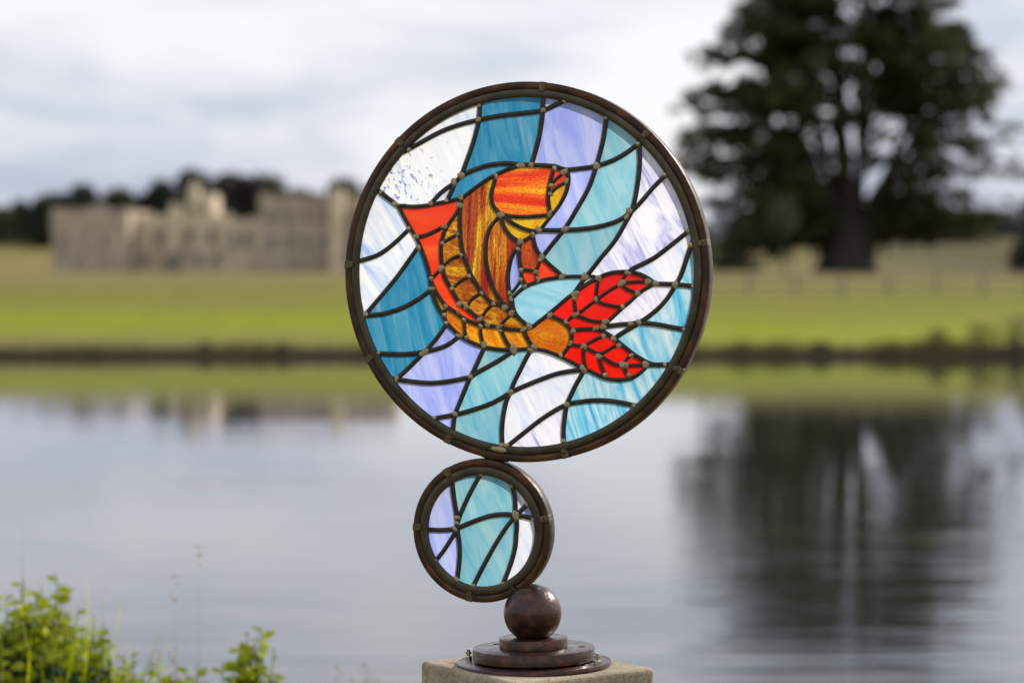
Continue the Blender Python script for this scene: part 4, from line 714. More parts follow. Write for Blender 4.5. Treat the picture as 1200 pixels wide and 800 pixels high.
 ('swirl',[(180.7,102.1),(186.7,103.9),(208.9,129.7),(231.1,150.7),(221.5,165.7),(208.9,180.7),(188.5,201.7),(189.7,183.7),(189.1,156.1),(181.3,112.3)]),
 ('speckle',[(-191.9,105.7),(-165.5,106.3),(-154.1,108.1),(-149.3,110.5),(-148.1,116.5),(-138.5,126.1),(-125.3,135.7),(-116.9,137.5),(-110.9,145.9),(-98.9,157.3),(-98.3,164.5),(-89.3,184.9),(-79.7,213.1),(-74.3,234.7),(-74.3,240.7),(-91.7,238.3),(-116.3,231.1),(-138.5,223.9),(-182.9,201.1),(-190.7,199.9),(-215.9,172.9),(-235.7,144.7),(-242.9,130.9),(-239.3,129.7),(-209.9,106.9)]),
 ('white',[(-149.3,109.9),(-124.7,114.1),(-122.9,121.3),(-118.1,129.1),(-116.9,137.5),(-124.1,136.3),(-134.3,129.7),(-148.1,116.5)]),
 ('teal',[(-124.1,114.1),(-101.9,117.1),(-85.1,130.3),(-57.5,148.3),(-49.7,152.5),(-44.3,153.1),(-43.1,155.5),(-35.3,159.1),(-17.3,165.1),(-14.9,168.1),(-16.1,170.5),(-16.7,171.7),(-50.9,171.1),(-74.3,165.1),(-92.3,157.9),(-99.5,157.3),(-116.3,139.3),(-118.1,129.1),(-122.9,121.3)]),
 ('eye',[(42.1,123.7),(47.5,125.5),(53.5,132.1),(62.5,138.1),(67.9,140.5),(74.5,140.5),(73.3,158.5),(72.7,160.3),(67.3,160.3),(65.5,155.5),(61.3,151.3),(55.3,147.7),(51.1,142.9),(45.7,141.1),(42.7,133.9)]),
 ('eye',[(45.7,141.1),(51.1,142.9),(65.5,155.5),(67.3,160.9),(64.3,162.1),(55.3,165.1),(50.5,164.5),(49.9,158.5),(46.3,150.1)]),
 ('teal',[(-98.9,157.3),(-92.3,157.9),(-74.3,165.1),(-50.9,171.1),(-16.7,171.7),(-14.3,168.7),(15.1,168.7),(27.1,213.7),(32.5,250.3),(32.5,253.9),(22.3,253.3),(-37.7,247.9),(-72.5,242.5),(-74.3,240.7),(-75.5,228.7),(-82.1,205.3),(-98.3,164.5)]),
 ('lilac',[(67.3,160.3),(119.5,165.1),(121.9,168.1),(122.5,175.9),(129.7,199.9),(134.5,226.9),(135.1,241.3),(106.9,255.1),(79.9,264.1),(63.7,268.9),(63.1,266.5),(59.5,264.7),(39.7,256.3),(33.1,255.7),(27.1,213.7),(15.7,172.3),(15.7,168.7),(49.3,166.9),(51.1,165.1),(57.7,164.5)]),
 ('aqua',[(121.9,167.5),(129.1,168.1),(144.1,172.9),(169.9,186.7),(180.7,195.1),(188.5,196.9),(188.5,202.3),(167.5,219.7),(135.7,240.7),(132.1,210.7),(122.5,175.9)]),
 ('white',[(-190.1,199.9),(-182.9,201.1),(-142.7,222.1),(-130.7,226.9),(-91.7,238.3),(-73.1,240.7),(-71.3,266.5),(-97.7,258.7),(-137.3,240.1),(-170.3,217.9)]),
 ('teal',[(-72.5,242.5),(-32.3,248.5),(31.9,253.3),(33.1,253.9),(33.1,274.3),(31.3,274.3),(15.1,276.1),(-14.9,276.1),(-39.5,273.7),(-71.3,267.1)]),
 ('lilac',[(33.1,255.7),(39.7,256.3),(63.1,266.5),(63.7,268.9),(58.9,269.5),(33.1,274.3)]),
]
BIG_LEAD = [
 (7.3,[(-70.7,272.0),(-70.7,270.5),(-70.8,268.1),(-71.1,264.1),(-71.6,257.6),(-72.3,249.4),(-73.2,241.5),(-74.4,234.8),(-75.9,228.3),(-77.8,221.3),(-80.1,213.2),(-82.9,204.5),(-85.8,196.0),(-88.9,187.7),(-92.1,179.6),(-95.2,172.1),(-97.9,165.2),(-100.5,158.9),(-103.2,153.5),(-106.4,149.4),(-109.8,146.2),(-112.8,142.8),(-114.9,138.5),(-116.6,134.0),(-118.5,129.3),(-121.3,123.9),(-124.3,118.3),(-126.4,114.4)]),
 (7.3,[(-112.8,142.8),(-118.2,139.5),(-125.9,134.8),(-132.8,130.1),(-138.1,125.7),(-142.7,121.2),(-146.5,117.3),(-149.6,114.0),(-152.1,111.2),(-153.7,109.2)]),
 (7.3,[(-199.1,193.0),(-197.9,193.6),(-195.8,194.7),(-192.2,196.5),(-186.4,199.5),(-179.0,203.3),(-170.5,207.6),(-160.5,212.8),(-149.3,218.5),(-138.1,223.6),(-127.3,227.8),(-116.6,231.3),(-105.9,234.4),(-95.4,237.1),(-84.9,239.4),(-73.8,241.5),(-62.1,243.7),(-49.9,245.7),(-36.7,247.5),(-21.2,249.0),(-4.8,250.2),(9.1,251.4),(18.9,252.3),(26.3,253.2),(32.8,254.4),(38.4,256.0),(43.2,258.1),(48.4,260.3),(55.2,263.2),(62.4,266.3),(68.0,268.7),(71.1,270.1),(72.5,270.9),(73.3,271.4)]),
 (7.3,[(32.8,283.0),(33.0,275.9),(33.2,265.6),(32.8,254.4),(31.5,242.2),(29.6,229.1),(27.5,216.8),(25.0,205.8),(22.2,195.6),(19.6,186.8),(17.4,179.3),(15.4,173.2),(14.0,169.1)]),
 (7.3,[(-103.2,153.5),(-97.9,155.8),(-90.4,159.0),(-82.8,162.0),(-75.5,164.5),(-68.1,166.7),(-61.5,168.5),(-56.5,169.6),(-52.3,170.4),(-47.3,171.0),(-40.7,171.5),(-33.4,172.0),(-26.1,172.0),(-18.9,171.4),(-11.8,170.5),(-4.9,169.7),(1.4,169.2),(7.3,169.0),(13.3,168.7),(19.3,168.4),(25.4,168.2),(31.5,167.8),(38.2,167.4),(45.1,166.9),(51.1,166.2),(55.9,164.9),(59.9,163.3),(63.6,162.0),(66.7,161.2),(69.5,160.6),(73.4,160.5),(79.0,160.8),(85.7,161.4),(92.8,162.2),(100.2,162.9),(108.0,163.8),(116.3,165.2),(125.6,167.4),(135.4,170.2),(144.6,173.5),(152.8,177.2),(160.5,181.3),(167.8,185.6),(175.0,190.3),(181.8,195.2),(187.0,198.9),(189.9,201.0),(191.1,202.0),(191.8,202.5)]),
 (7.3,[(136.3,248.7),(136.2,248.0),(136.1,246.5),(135.6,242.2),(134.6,233.3),(133.3,221.4),(131.6,209.8),(129.2,199.3),(126.4,189.0),(123.9,180.0),(122.2,173.8),(120.8,168.9),(118.8,162.7),(115.9,153.8),(112.4,143.7),(108.1,133.3),(102.8,123.1),(96.7,112.7),(90.2,102.1),(83.5,91.1),(76.5,80.0),(69.4,69.7),(62.3,60.7),(55.3,52.6),(48.5,44.7),(41.5,36.2),(34.8,27.9),(30.2,22.1)]),
 (7.3,[(188.0,205.3),(188.0,204.5),(188.1,203.0),(188.3,198.9),(188.8,190.9),(189.5,180.3),(189.5,169.1),(188.7,157.5),(187.3,145.2),(185.5,133.1),(183.4,121.0),(180.9,109.1),(178.1,98.8),(175.2,91.5),(172.0,85.8),(167.9,79.0),(162.7,69.7),(156.6,59.3),(149.9,49.2),(142.4,39.7),(134.2,30.5),(126.7,21.8),(120.1,13.7),(114.0,6.1),(108.6,-0.7),(103.8,-6.4),(99.7,-11.3),(95.7,-16.2),(91.5,-22.1),(87.4,-28.1),(84.6,-32.3)]),
 (7.3,[(235.4,154.9),(234.7,154.1),(233.4,152.8),(230.5,150.0),(225.2,145.0),(218.4,138.5),(211.4,131.6),(204.5,123.9),(197.5,115.7),(191.0,108.5),(185.6,102.9),(180.9,98.4),(175.5,93.9),(169.3,89.1),(162.6,84.5),(155.0,80.4),(146.2,77.0),(136.6,74.2),(126.6,71.8),(116.4,69.9),(105.8,68.5),(95.5,67.5),(85.3,66.8),(75.4,66.5),(66.9,66.2),(60.8,65.9),(56.2,65.7),(51.1,65.7),(44.5,65.8),(37.5,66.0),(31.6,66.1),(27.2,65.8),(23.9,65.4),(21.8,65.2)]),
 (7.3,[(272.1,66.8),(271.6,66.5),(270.6,65.9),(267.3,63.4),(260.6,58.2),(251.6,51.1),(242.1,43.8),(232.4,36.3),(222.1,28.6),(211.5,21.5),(199.7,15.3),(187.5,9.8),(178.2,5.4),(173.8,2.3),(172.3,0.3),(171.5,-0.9)]),
 (7.3,[(277.4,66.8),(276.6,62.4),(275.3,56.3),(274.1,51.0),(273.3,48.1),(272.6,46.0),(271.3,42.3),(269.1,35.6),(266.4,27.3),(263.6,18.8),(260.8,10.2),(257.8,1.5),(254.9,-6.0),(252.4,-10.9),(250.1,-14.5),(247.2,-18.9),(243.6,-25.2),(239.5,-32.3),(234.6,-39.4),(229.0,-46.3),(222.6,-53.1),(215.3,-59.7),(207.0,-66.3),(197.9,-72.7),(188.6,-78.8),(178.7,-84.8),(168.6,-90.4),(160.4,-95.2),(154.8,-99.0),(151.1,-102.1),(148.7,-104.1)]),
 (7.3,[(212.5,-16.9),(213.5,-17.3),(215.3,-17.8),(219.4,-18.2),(227.1,-18.5),(237.1,-18.6),(247.2,-19.0),(257.3,-20.0),(267.4,-21.1),(275.2,-22.0),(279.2,-22.2),(280.8,-22.2),(281.6,-22.2)]),
 (7.3,[(130.4,-85.0),(136.9,-84.2),(146.3,-83.0),(155.1,-82.0),(162.6,-81.3),(169.6,-80.8),(175.7,-80.2),(180.1,-79.6),(183.6,-79.0),(188.6,-78.8),(196.1,-79.1),(205.1,-79.7),(214.3,-80.7),(223.8,-82.2),(233.5,-84.0),(242.3,-85.6),(249.8,-86.8),(256.2,-87.7),(261.4,-88.4),(264.8,-88.9),(266.9,-89.1),(268.3,-89.3)]),
 (7.3,[(198.9,-143.6),(203.6,-143.6),(210.2,-143.6),(216.8,-143.6),(223.1,-143.5),(229.4,-143.4),(234.8,-143.3),(238.8,-143.2),(241.9,-143.2),(244.0,-143.2)]),
 (7.3,[(100.0,-154.1),(96.8,-159.3),(92.3,-166.8),(87.9,-174.3),(84.1,-181.5),(80.5,-188.7),(77.5,-195.1),(75.3,-199.6),(73.7,-203.2),(72.2,-207.8),(70.7,-214.2),(69.4,-221.5),(68.3,-228.8),(67.4,-236.0),(66.7,-243.2),(66.4,-249.8),(66.4,-255.9),(66.8,-261.4),(67.1,-265.9),(67.1,-269.1),(67.1,-271.3),(67.1,-272.7)]),
 (7.3,[(98.6,-152.1),(88.3,-153.5),(73.7,-155.6),(59.6,-158.2),(48.3,-161.4),(37.7,-165.2),(26.0,-169.6),(12.2,-175.1),(-2.5,-181.2),(-16.2,-187.4),(-27.8,-193.7),(-38.2,-200.1),(-48.8,-205.7),(-59.9,-210.3),(-71.1,-214.2),(-81.9,-217.6),(-92.0,-220.7),(-101.6,-223.3),(-111.5,-225.7),(-123.0,-228.1),(-134.7,-230.3),(-143.9,-231.9),(-149.1,-232.8),(-151.7,-233.0),(-153.3,-233.2)]),
 (7.3,[(186.8,-208.4),(184.7,-208.0),(181.3,-207.3),(175.9,-206.3),(167.6,-204.7),(157.3,-202.8),(147.0,-201.4),(137.2,-200.6),(127.4,-200.2),(118.0,-200.3),(109.2,-200.9),(100.9,-201.9),(93.1,-203.1),(85.8,-204.2),(79.0,-205.4),(72.2,-207.4),(65.4,-210.2),(58.6,-213.6),(51.3,-217.8),(43.3,-222.6),(34.9,-228.1),(26.0,-234.3),(16.2,-241.7),(5.9,-249.8),(-3.5,-257.1),(-11.8,-263.6),(-19.2,-269.4),(-24.7,-273.8),(-27.5,-276.0),(-28.5,-276.8),(-28.9,-277.2)]),
 (7.3,[(14.8,-121.2),(12.7,-124.0),(9.7,-128.2),(6.4,-133.4),(2.8,-140.0),(-1.1,-147.6),(-4.9,-155.1),(-8.7,-162.3),(-12.5,-169.4),(-15.5,-175.5),(-17.2,-180.0),(-18.3,-183.6),(-19.7,-187.7),(-22.2,-192.7),(-25.2,-198.2),(-27.8,-204.8),(-29.9,-213.1),(-31.8,-222.5),(-33.2,-231.2),(-34.1,-238.4),(-34.6,-244.9),(-34.9,-251.6),(-34.8,-259.5),(-34.5,-267.7),(-34.2,-273.9),(-34.1,-277.0),(-34.0,-278.1),(-34.0,-278.7)]),
 (7.3,[(-15.4,-123.5),(-21.9,-127.8),(-31.5,-134.0),(-42.0,-140.4),(-53.8,-146.9),(-66.5,-153.6),(-76.6,-159.0),(-81.3,-162.1),(-83.3,-163.8),(-87.3,-165.5),(-95.6,-167.8),(-105.9,-170.0),(-116.8,-172.1),(-128.2,-173.9),(-140.2,-175.5),(-151.9,-176.4),(-163.1,-176.3),(-174.1,-175.5),(-184.4,-174.5),(-194.7,-173.4),(-204.3,-172.2),(-211.7,-171.2),(-215.7,-170.7),(-217.4,-170.5),(-218.4,-170.4)]),
 (7.3,[(-63.2,-116.8),(-67.6,-126.3),(-73.8,-139.5),(-79.3,-151.3),(-83.2,-158.8),(-86.5,-164.7),(-90.1,-171.8),(-94.4,-181.6),(-99.1,-192.6),(-103.4,-202.7),(-107.1,-211.2),(-110.3,-218.8),(-112.8,-225.7),(-114.3,-231.6),(-115.0,-236.8),(-115.6,-242.1),(-116.3,-248.3),(-116.8,-254.7),(-117.3,-259.9),(-117.6,-263.2),(-117.9,-265.3),(-118.0,-266.7)]),
 (7.3,[(-126.8,-81.5),(-131.0,-87.5),(-137.2,-96.1),(-143.8,-104.7),(-150.6,-112.4),(-157.8,-120.1),(-165.4,-127.8),(-173.5,-135.7),(-181.8,-143.6),(-189.9,-151.1),(-198.0,-158.5),(-205.8,-165.4),(-211.7,-170.7),(-214.9,-173.5),(-216.2,-174.6),(-217.0,-175.1)]),
 (7.3,[(-106.0,-101.1),(-111.2,-105.2),(-118.8,-110.9),(-127.6,-116.1),(-137.3,-119.8),(-148.3,-123.0),(-159.9,-125.7),(-172.0,-127.9),(-184.7,-129.6),(-198.0,-130.7),(-213.4,-130.8),(-229.4,-130.3),(-241.7,-129.8),(-248.0,-129.6),(-250.5,-129.5),(-251.9,-129.5)]),
 (7.3,[(-269.4,-71.1),(-268.5,-70.3),(-266.9,-68.8),(-263.6,-65.3),(-257.6,-58.9),(-249.9,-50.5),(-241.6,-41.3),(-232.6,-31.4),(-223.1,-20.8),(-214.2,-10.5),(-206.3,-0.7),(-199.1,8.7),(-192.4,17.7),(-185.5,26.7),(-179.1,35.3),(-174.7,41.2)]),
 (7.3,[(-269.4,-68.8),(-267.0,-68.8),(-263.2,-68.7),(-258.0,-68.4),(-251.0,-68.0),(-242.6,-67.2),(-233.4,-65.7),(-223.5,-63.4),(-212.8,-60.2),(-202.3,-56.5),(-192.1,-51.8),(-182.2,-46.6),(-173.3,-41.4),(-165.2,-36.0),(-158.0,-30.7),(-153.1,-27.0)]),
 (7.3,[(-282.5,17.7),(-281.2,17.8),(-279.1,18.2),(-274.4,19.3),(-265.9,21.4),(-254.9,24.2),(-244.3,28.1),(-234.9,33.2),(-225.9,39.3),(-216.8,46.1),(-206.6,54.7),(-196.3,64.1),(-189.1,70.7)]),
 (7.3,[(-244.3,132.7),(-243.1,131.9),(-241.3,130.5),(-238.6,128.4),(-234.7,125.5),(-230.0,121.8),(-224.9,118.0),(-219.1,113.8),(-213.0,109.3),(-208.6,106.2)]),
 (6.2,[(-208.6,106.2),(-208.4,106.5),(-207.7,106.9),(-205.0,107.0),(-199.1,106.6),(-191.2,105.8),(-183.3,105.4),(-176.1,105.6),(-168.8,106.1),(-161.6,106.9),(-154.4,108.0),(-147.2,109.4),(-140.0,110.7),(-132.7,111.9),(-125.4,113.1),(-118.5,114.3),(-111.8,115.7),(-105.6,117.2),(-101.4,118.2)]),
 (6.2,[(-208.6,106.2),(-205.3,100.0),(-200.4,91.1),(-195.0,81.8),(-189.2,72.3),(-182.9,62.3),(-177.6,53.5),(-174.0,47.0),(-171.5,41.7),(-168.9,35.8),(-165.9,28.4),(-162.9,20.4),(-160.3,12.5),(-157.9,4.7),(-156.0,-3.0),(-154.5,-9.3),(-154.0,-13.1),(-154.1,-15.6),(-153.8,-18.8),(-153.0,-23.7),(-151.8,-29.4),(-150.2,-35.2),(-148.2,-41.1),(-145.8,-47.2),(-143.0,-52.9),(-139.8,-58.1),(-136.2,-63.1),(-133.0,-67.9),(-130.8,-72.3),(-128.9,-76.7),(-125.8,-81.5),(-120.3,-87.3),(-113.5,-93.7),(-107.2,-99.0),(-102.1,-102.7),(-97.5,-105.4),(-92.9,-107.8),(-88.1,-110.1),(-83.3,-112.1),(-78.6,-113.8),(-74.6,-115.3),(-70.7,-116.6),(-65.8,-117.8),(-59.4,-119.1),(-52.0,-120.4),(-44.5,-121.4),(-36.8,-122.1),(-29.0,-122.4),(-21.9,-122.6),(-15.8,-122.5),(-10.5,-122.2),(-4.9,-121.8),(1.4,-121.3),(7.9,-120.6),(13.4,-120.3),(17.1,-120.4),(19.9,-120.7),(23.2,-121.2),(27.6,-121.8),(32.4,-122.7),(37.2,-123.8),(42.0,-125.1),(46.8,-126.7),(51.2,-128.3),(54.9,-129.8),(58.4,-131.2),(62.4,-133.0),(67.5,-135.3),(73.1,-138.0),(79.1,-140.9),(85.7,-144.2),(92.6,-147.8),(98.6,-150.7),(102.8,-152.4),(106.1,-153.4),(109.7,-154.6),(114.1,-156.7),(118.8,-159.0),(123.5,-161.2),(128.0,-163.0),(132.5,-164.7),(137.3,-166.0),(142.5,-167.0),(148.1,-167.7),(153.9,-167.9),(160.3,-167.7),(167.0,-167.1),(173.1,-166.0),(178.2,-164.2),(182.6,-161.8),(186.8,-159.2),(190.8,-156.1),(194.6,-152.7),(197.7,-149.7),(200.1,-147.5),(202.0,-145.6),(203.2,-144.4)]),
 (6.2,[(-101.4,118.2),(-96.4,121.8),(-89.5,126.8),(-82.8,131.6),(-77.5,135.3),(-72.5,138.7),(-67.2,142.2),(-61.3,145.8),(-55.1,149.4),(-48.7,152.8),(-42.0,155.9),(-35.1,158.8),(-28.9,161.3),(-23.7,163.1),(-19.1,164.6),(-14.8,165.8),(-10.4,166.9),(-6.3,167.7),(-3.5,168.3)]),
 (6.2,[(-43.8,152.7),(-45.6,147.6),(-48.1,140.4),(-50.1,133.9),(-51.3,129.0),(-52.1,124.8),(-52.3,120.4),(-52.0,115.4),(-51.2,110.3),(-49.4,105.5),(-46.3,100.9),(-42.2,96.7),(-37.4,93.2),(-32.1,90.9),(-26.1,89.4),(-19.0,88.4),(-10.6,87.6),(-1.0,87.4),(9.1,87.5),(21.2,88.1),(33.8,89.1),(42.8,89.9)]),
 (6.2,[(51.8,164.8),(49.9,159.3),(47.2,151.4),(44.8,143.5),(43.2,136.2),(42.0,129.0),(41.3,122.1),(41.4,115.4),(42.0,109.0),(42.7,103.3),(43.7,97.9),(44.8,93.1),(45.5,89.8)]),
 (6.2,[(72.0,159.8),(72.9,156.4),(74.2,151.3),(74.8,145.8),(74.3,139.9),(73.2,133.6),(71.3,127.1),(68.5,120.4),(64.9,113.7),(60.9,107.1),(56.3,100.7),(51.4,94.6),(46.9,89.2),(43.3,84.8),(40.2,81.3),(37.2,77.8),(34.2,74.1),(31.3,70.6),(28.8,67.8),(26.5,66.3),(24.5,65.6),(23.2,65.2)]),
 (5.1,[(44.8,134.1),(46.5,136.7),(49.0,140.5),(51.8,144.1),(55.0,146.9),(58.5,149.5),(61.6,152.0),(64.1,154.3),(66.3,156.4),(67.8,157.9)]),
 (5.1,[(43.4,122.0),(46.2,124.8),(50.1,128.6),(53.9,132.0),(57.2,134.4),(60.4,136.4),(63.7,138.1),(67.3,139.7),(70.9,140.9),(73.4,141.8)]),
 (6.2,[(-34.6,90.5),(-32.9,89.2),(-30.4,87.3),(-27.5,85.1),(-24.2,82.5),(-20.4,79.7),(-16.2,76.9),(-11.4,74.2),(-6.0,71.6),(-0.7,69.4),(4.7,67.6),(10.1,66.2),(14.7,65.2),(18.4,64.9),(21.2,65.0),(23.2,65.2)]),
 (6.2,[(-37.4,89.2),(-35.7,84.1),(-33.3,76.9),(-30.3,70.2),(-27.0,65.2),(-23.2,60.7),(-19.0,56.7),(-14.0,52.9),(-8.7,49.5),(-4.9,47.2)]),
 (6.2,[(-4.9,46.5),(-2.4,47.9),(1.3,49.8),(4.9,51.8),(8.4,53.7),(11.8,55.7),(14.7,57.8),(17.1,60.5),(19.1,63.2),(20.4,65.2)]),
 (6.2,[(-4.9,47.2),(-5.4,43.3),(-6.0,37.8),(-6.3,32.4),(-6.4,27.4),(-6.3,22.5),(-5.9,17.5),(-5.0,12.4),(-3.8,7.3),(-2.8,2.7),(-2.6,-1.1),(-2.7,-4.4),(-2.1,-8.1),(-0.2,-12.9),(2.4,-18.0),(4.2,-21.6)]),
 (5.1,[(-3.5,-12.8),(-5.3,-15.4),(-7.8,-19.2),(-10.6,-22.9),(-13.6,-26.5),(-16.8,-29.9),(-19.0,-32.4)]),
 (6.2,[(-18.3,-41.1),(-15.6,-38.5),(-11.8,-34.7),(-7.7,-31.0),(-4.0,-27.9),(-0.0,-24.9),(4.2,-22.2),(8.8,-20.0),(13.7,-18.0),(19.0,-16.2),(24.6,-14.4),(30.7,-12.7),(37.2,-11.2),(44.4,-9.9),(52.2,-8.8),(59.5,-7.9),(66.2,-7.3),(72.4,-7.0),(79.0,-6.8),(87.1,-6.8),(95.4,-6.8),(101.3,-6.9)]),
 (6.2,[(16.2,59.2),(16.8,55.2),(17.7,49.6),(19.0,44.4),(20.6,40.0),(22.5,35.9),(24.6,32.2),(26.7,29.1),(28.9,26.4),(31.6,23.5),(35.0,20.0),(38.9,16.3),(42.8,12.7),(46.5,9.4),(50.2,6.4),(54.0,3.3),(58.1,-0.2),(62.2,-3.7),(65.1,-6.1)]),
 (5.1,[(-2.1,4.0),(0.8,3.9),(4.9,3.8),(9.1,3.4),(13.7,2.5),(18.5,1.4),(21.8,0.6)]),
 (5.1,[(30.2,22.8),(28.8,19.2),(26.8,14.0),(25.0,9.4),(23.6,6.1),(22.3,3.3),(21.8,-0.0),(22.4,-4.9),(23.6,-10.3),(24.6,-14.2)]),
 (6.2,[(-101.4,118.2),(-101.9,115.6),(-102.8,111.8),(-103.5,107.4),(-104.0,102.4),(-104.4,96.8),(-104.7,91.1),(-104.9,85.4),(-105.0,79.6),(-104.9,73.5),(-104.7,66.9),(-104.2,60.0),(-103.5,53.1),(-102.6,46.3),(-101.5,39.5),(-100.0,32.7),(-97.9,25.9),(-95.4,19.1),(-92.8,12.4),(-90.4,5.9),(-87.7,-0.5),(-84.3,-7.3),(-79.5,-15.3),(-74.0,-23.6),(-68.6,-31.0),(-63.9,-37.0),(-59.4,-41.9),(-54.4,-45.9),(-48.5,-48.6),(-42.2,-50.4),(-36.0,-52.6),(-29.6,-56.5),(-23.4,-60.9),(-19.0,-64.1)]),
 (6.2,[(-38.8,89.2),(-43.0,84.7),(-48.8,78.3),(-53.7,71.8),(-56.6,65.6),(-58.6,59.3),(-60.1,52.9),(-61.0,46.2),(-61.4,39.4),(-61.5,32.6),(-61.3,25.7),(-60.9,18.8),(-60.1,12.3),(-58.9,6.1),(-57.4,0.1),(-55.8,-5.3),(-54.5,-10.1),(-53.2,-14.4),(-51.6,-18.9),(-49.5,-23.8),(-47.2,-28.8),(-44.5,-33.7),(-41.5,-38.4),(-38.2,-43.0),(-34.6,-47.2),(-30.1,-51.4),(-25.3,-55.3),(-21.9,-58.0)]),
 (6.2,[(-5.6,43.1),(-8.6,39.4),(-12.7,33.9),(-16.2,28.4),(-18.6,23.2),(-20.4,17.9),(-21.9,12.2),(-23.2,5.6),(-24.2,-1.4),(-24.7,-8.1),(-24.6,-14.0),(-24.0,-19.7),(-23.3,-25.6),(-22.4,-32.3),(-21.3,-39.2),(-20.4,-45.9),(-19.8,-52.6),(-19.3,-59.0),(-19.0,-63.4)]),
 (6.2,[(-18.3,-39.1),(-17.9,-43.5),(-17.2,-49.6),(-16.2,-55.3),(-14.7,-59.7),(-12.9,-63.7),(-10.6,-67.4),(-7.7,-71.0),(-4.5,-74.4),(-0.7,-77.5),(3.7,-80.9),(8.6,-84.1),(13.4,-85.5),(17.6,-84.1),(21.6,-81.0),(26.0,-77.4),(30.8,-73.9),(36.0,-70.1),(41.4,-65.9),(47.4,-61.1),(53.7,-55.9),(59.6,-51.1),(64.6,-46.9),(69.2,-43.0),(73.5,-39.7),(77.8,-36.6),(81.8,-34.0),(84.6,-32.3)]),
 (6.2,[(-19.0,-64.1),(-9.2,-70.1)]),
 (6.2,[(-102.8,107.4),(-105.3,103.1),(-109.0,97.1),(-112.8,91.2),(-116.7,86.1),(-120.7,81.1),(-124.3,76.3),(-127.1,71.8),(-129.4,67.4),(-131.5,62.8),(-133.2,58.1),(-134.7,53.2),(-135.8,47.9),(-136.4,41.8),(-136.6,35.3),(-136.5,28.8),(-136.1,22.4),(-135.3,16.0),(-134.4,9.7),(-133.3,3.7),(-132.0,-2.1),(-130.1,-8.0),(-127.3,-13.6),(-123.9,-19.3),(-120.0,-25.6),(-115.5,-33.4),(-110.5,-41.8),(-105.7,-48.7),(-101.4,-52.9),(-97.2,-55.5),(-92.9,-58.2),(-88.0,-61.9),(-83.0,-65.7),(-78.6,-69.0),(-75.4,-71.5),(-72.8,-73.6),(-70.1,-75.8),(-66.5,-78.7),(-62.7,-81.7),(-60.1,-83.9)]),
 (6.2,[(-153.1,-13.4),(-151.7,-16.9),(-149.7,-22.0),(-147.3,-27.0),(-144.7,-31.6),(-141.8,-36.2),(-138.7,-40.6),(-135.6,-44.9),(-132.4,-49.0),(-128.7,-52.9),(-124.2,-56.2),(-119.4,-59.2),(-114.3,-62.4),(-109.1,-66.0),(-103.8,-69.9),(-98.6,-73.2),(-93.7,-75.6),(-89.0,-77.5),(-84.3,-79.2),(-79.7,-81.0),(-75.0,-82.7),(-70.1,-83.9),(-64.5,-84.4),(-58.7,-84.6),(-53.0,-84.9),(-47.8,-85.8),(-42.8,-86.8),(-37.4,-87.8),(-31.6,-88.7),(-25.5,-89.4),(-19.0,-90.0),(-11.8,-90.4),(-4.2,-90.7),(2.1,-90.3),(6.6,-88.9),(9.8,-87.0),(12.0,-85.5)]),
 (6.2,[(-153.1,-10.7),(-150.9,-8.4),(-147.7,-5.1),(-144.4,-1.8),(-141.0,1.7),(-137.5,5.2),(-135.1,7.7)]),
 (6.2,[(-179.0,57.0),(-175.4,57.3),(-170.1,57.8),(-164.6,58.9),(-159.0,60.7),(-153.1,63.0),(-147.3,65.6),(-140.9,68.9),(-134.5,72.5),(-130.0,75.0)]),
 (5.1,[(-134.3,46.5),(-131.1,48.6),(-126.5,51.6),(-121.4,54.6),(-115.6,57.4),(-109.3,60.1),(-105.0,61.9)]),
 (5.1,[(-135.1,9.1),(-133.5,10.4),(-131.3,12.3),(-128.6,14.5),(-125.8,16.8),(-122.7,19.4),(-118.6,21.9),(-112.3,24.7),(-105.1,27.4),(-100.0,29.3)]),
 (5.1,[(-118.6,-27.0),(-116.0,-24.4),(-112.3,-20.8),(-108.6,-17.5),(-105.3,-15.0),(-102.1,-12.8),(-98.6,-10.7),(-94.0,-8.6),(-89.1,-6.6),(-85.7,-5.3)]),
 (5.1,[(-94.3,-56.9),(-92.5,-53.7),(-89.9,-49.3),(-87.2,-45.3),(-84.5,-42.3),(-81.7,-39.8),(-78.6,-37.6),(-74.6,-35.5),(-70.3,-33.6),(-67.2,-32.4)]),
 (5.1,[(-70.1,-75.1),(-68.2,-71.7),(-65.5,-67.0),(-62.9,-62.9),(-61.1,-60.2),(-59.4,-58.1),(-57.3,-56.1),(-53.9,-53.6),(-50.1,-51.1),(-47.3,-49.3)]),
 (5.1,[(-38.1,-86.5),(-37.0,-84.6),(-35.3,-81.8),(-33.2,-79.0),(-30.6,-76.3),(-27.6,-73.5),(-24.7,-70.9),(-21.7,-68.2),(-18.9,-65.8),(-16.9,-64.1)]),
 (5.1,[(-128.7,-52.9),(-130.8,-70.6)]),
 (5.1,[(-98.6,-74.5),(-98.2,-78.4),(-97.6,-83.8),(-96.9,-89.5),(-96.0,-95.4),(-95.0,-101.5),(-94.3,-105.8)]),
 (5.1,[(-70.8,-83.9),(-70.5,-88.1),(-70.1,-94.2),(-69.4,-100.2),(-67.8,-106.2),(-65.8,-112.2),(-64.4,-116.4)]),
 (6.2,[(-38.1,-87.8),(-35.8,-93.1),(-32.4,-100.5),(-28.9,-107.4),(-25.1,-113.2),(-21.1,-118.5),(-18.3,-122.2)]),
 (6.2,[(1.4,-90.3),(2.7,-93.7),(4.6,-98.6),(7.0,-103.8),(10.6,-109.5),(14.7,-115.6),(17.6,-119.9)]),
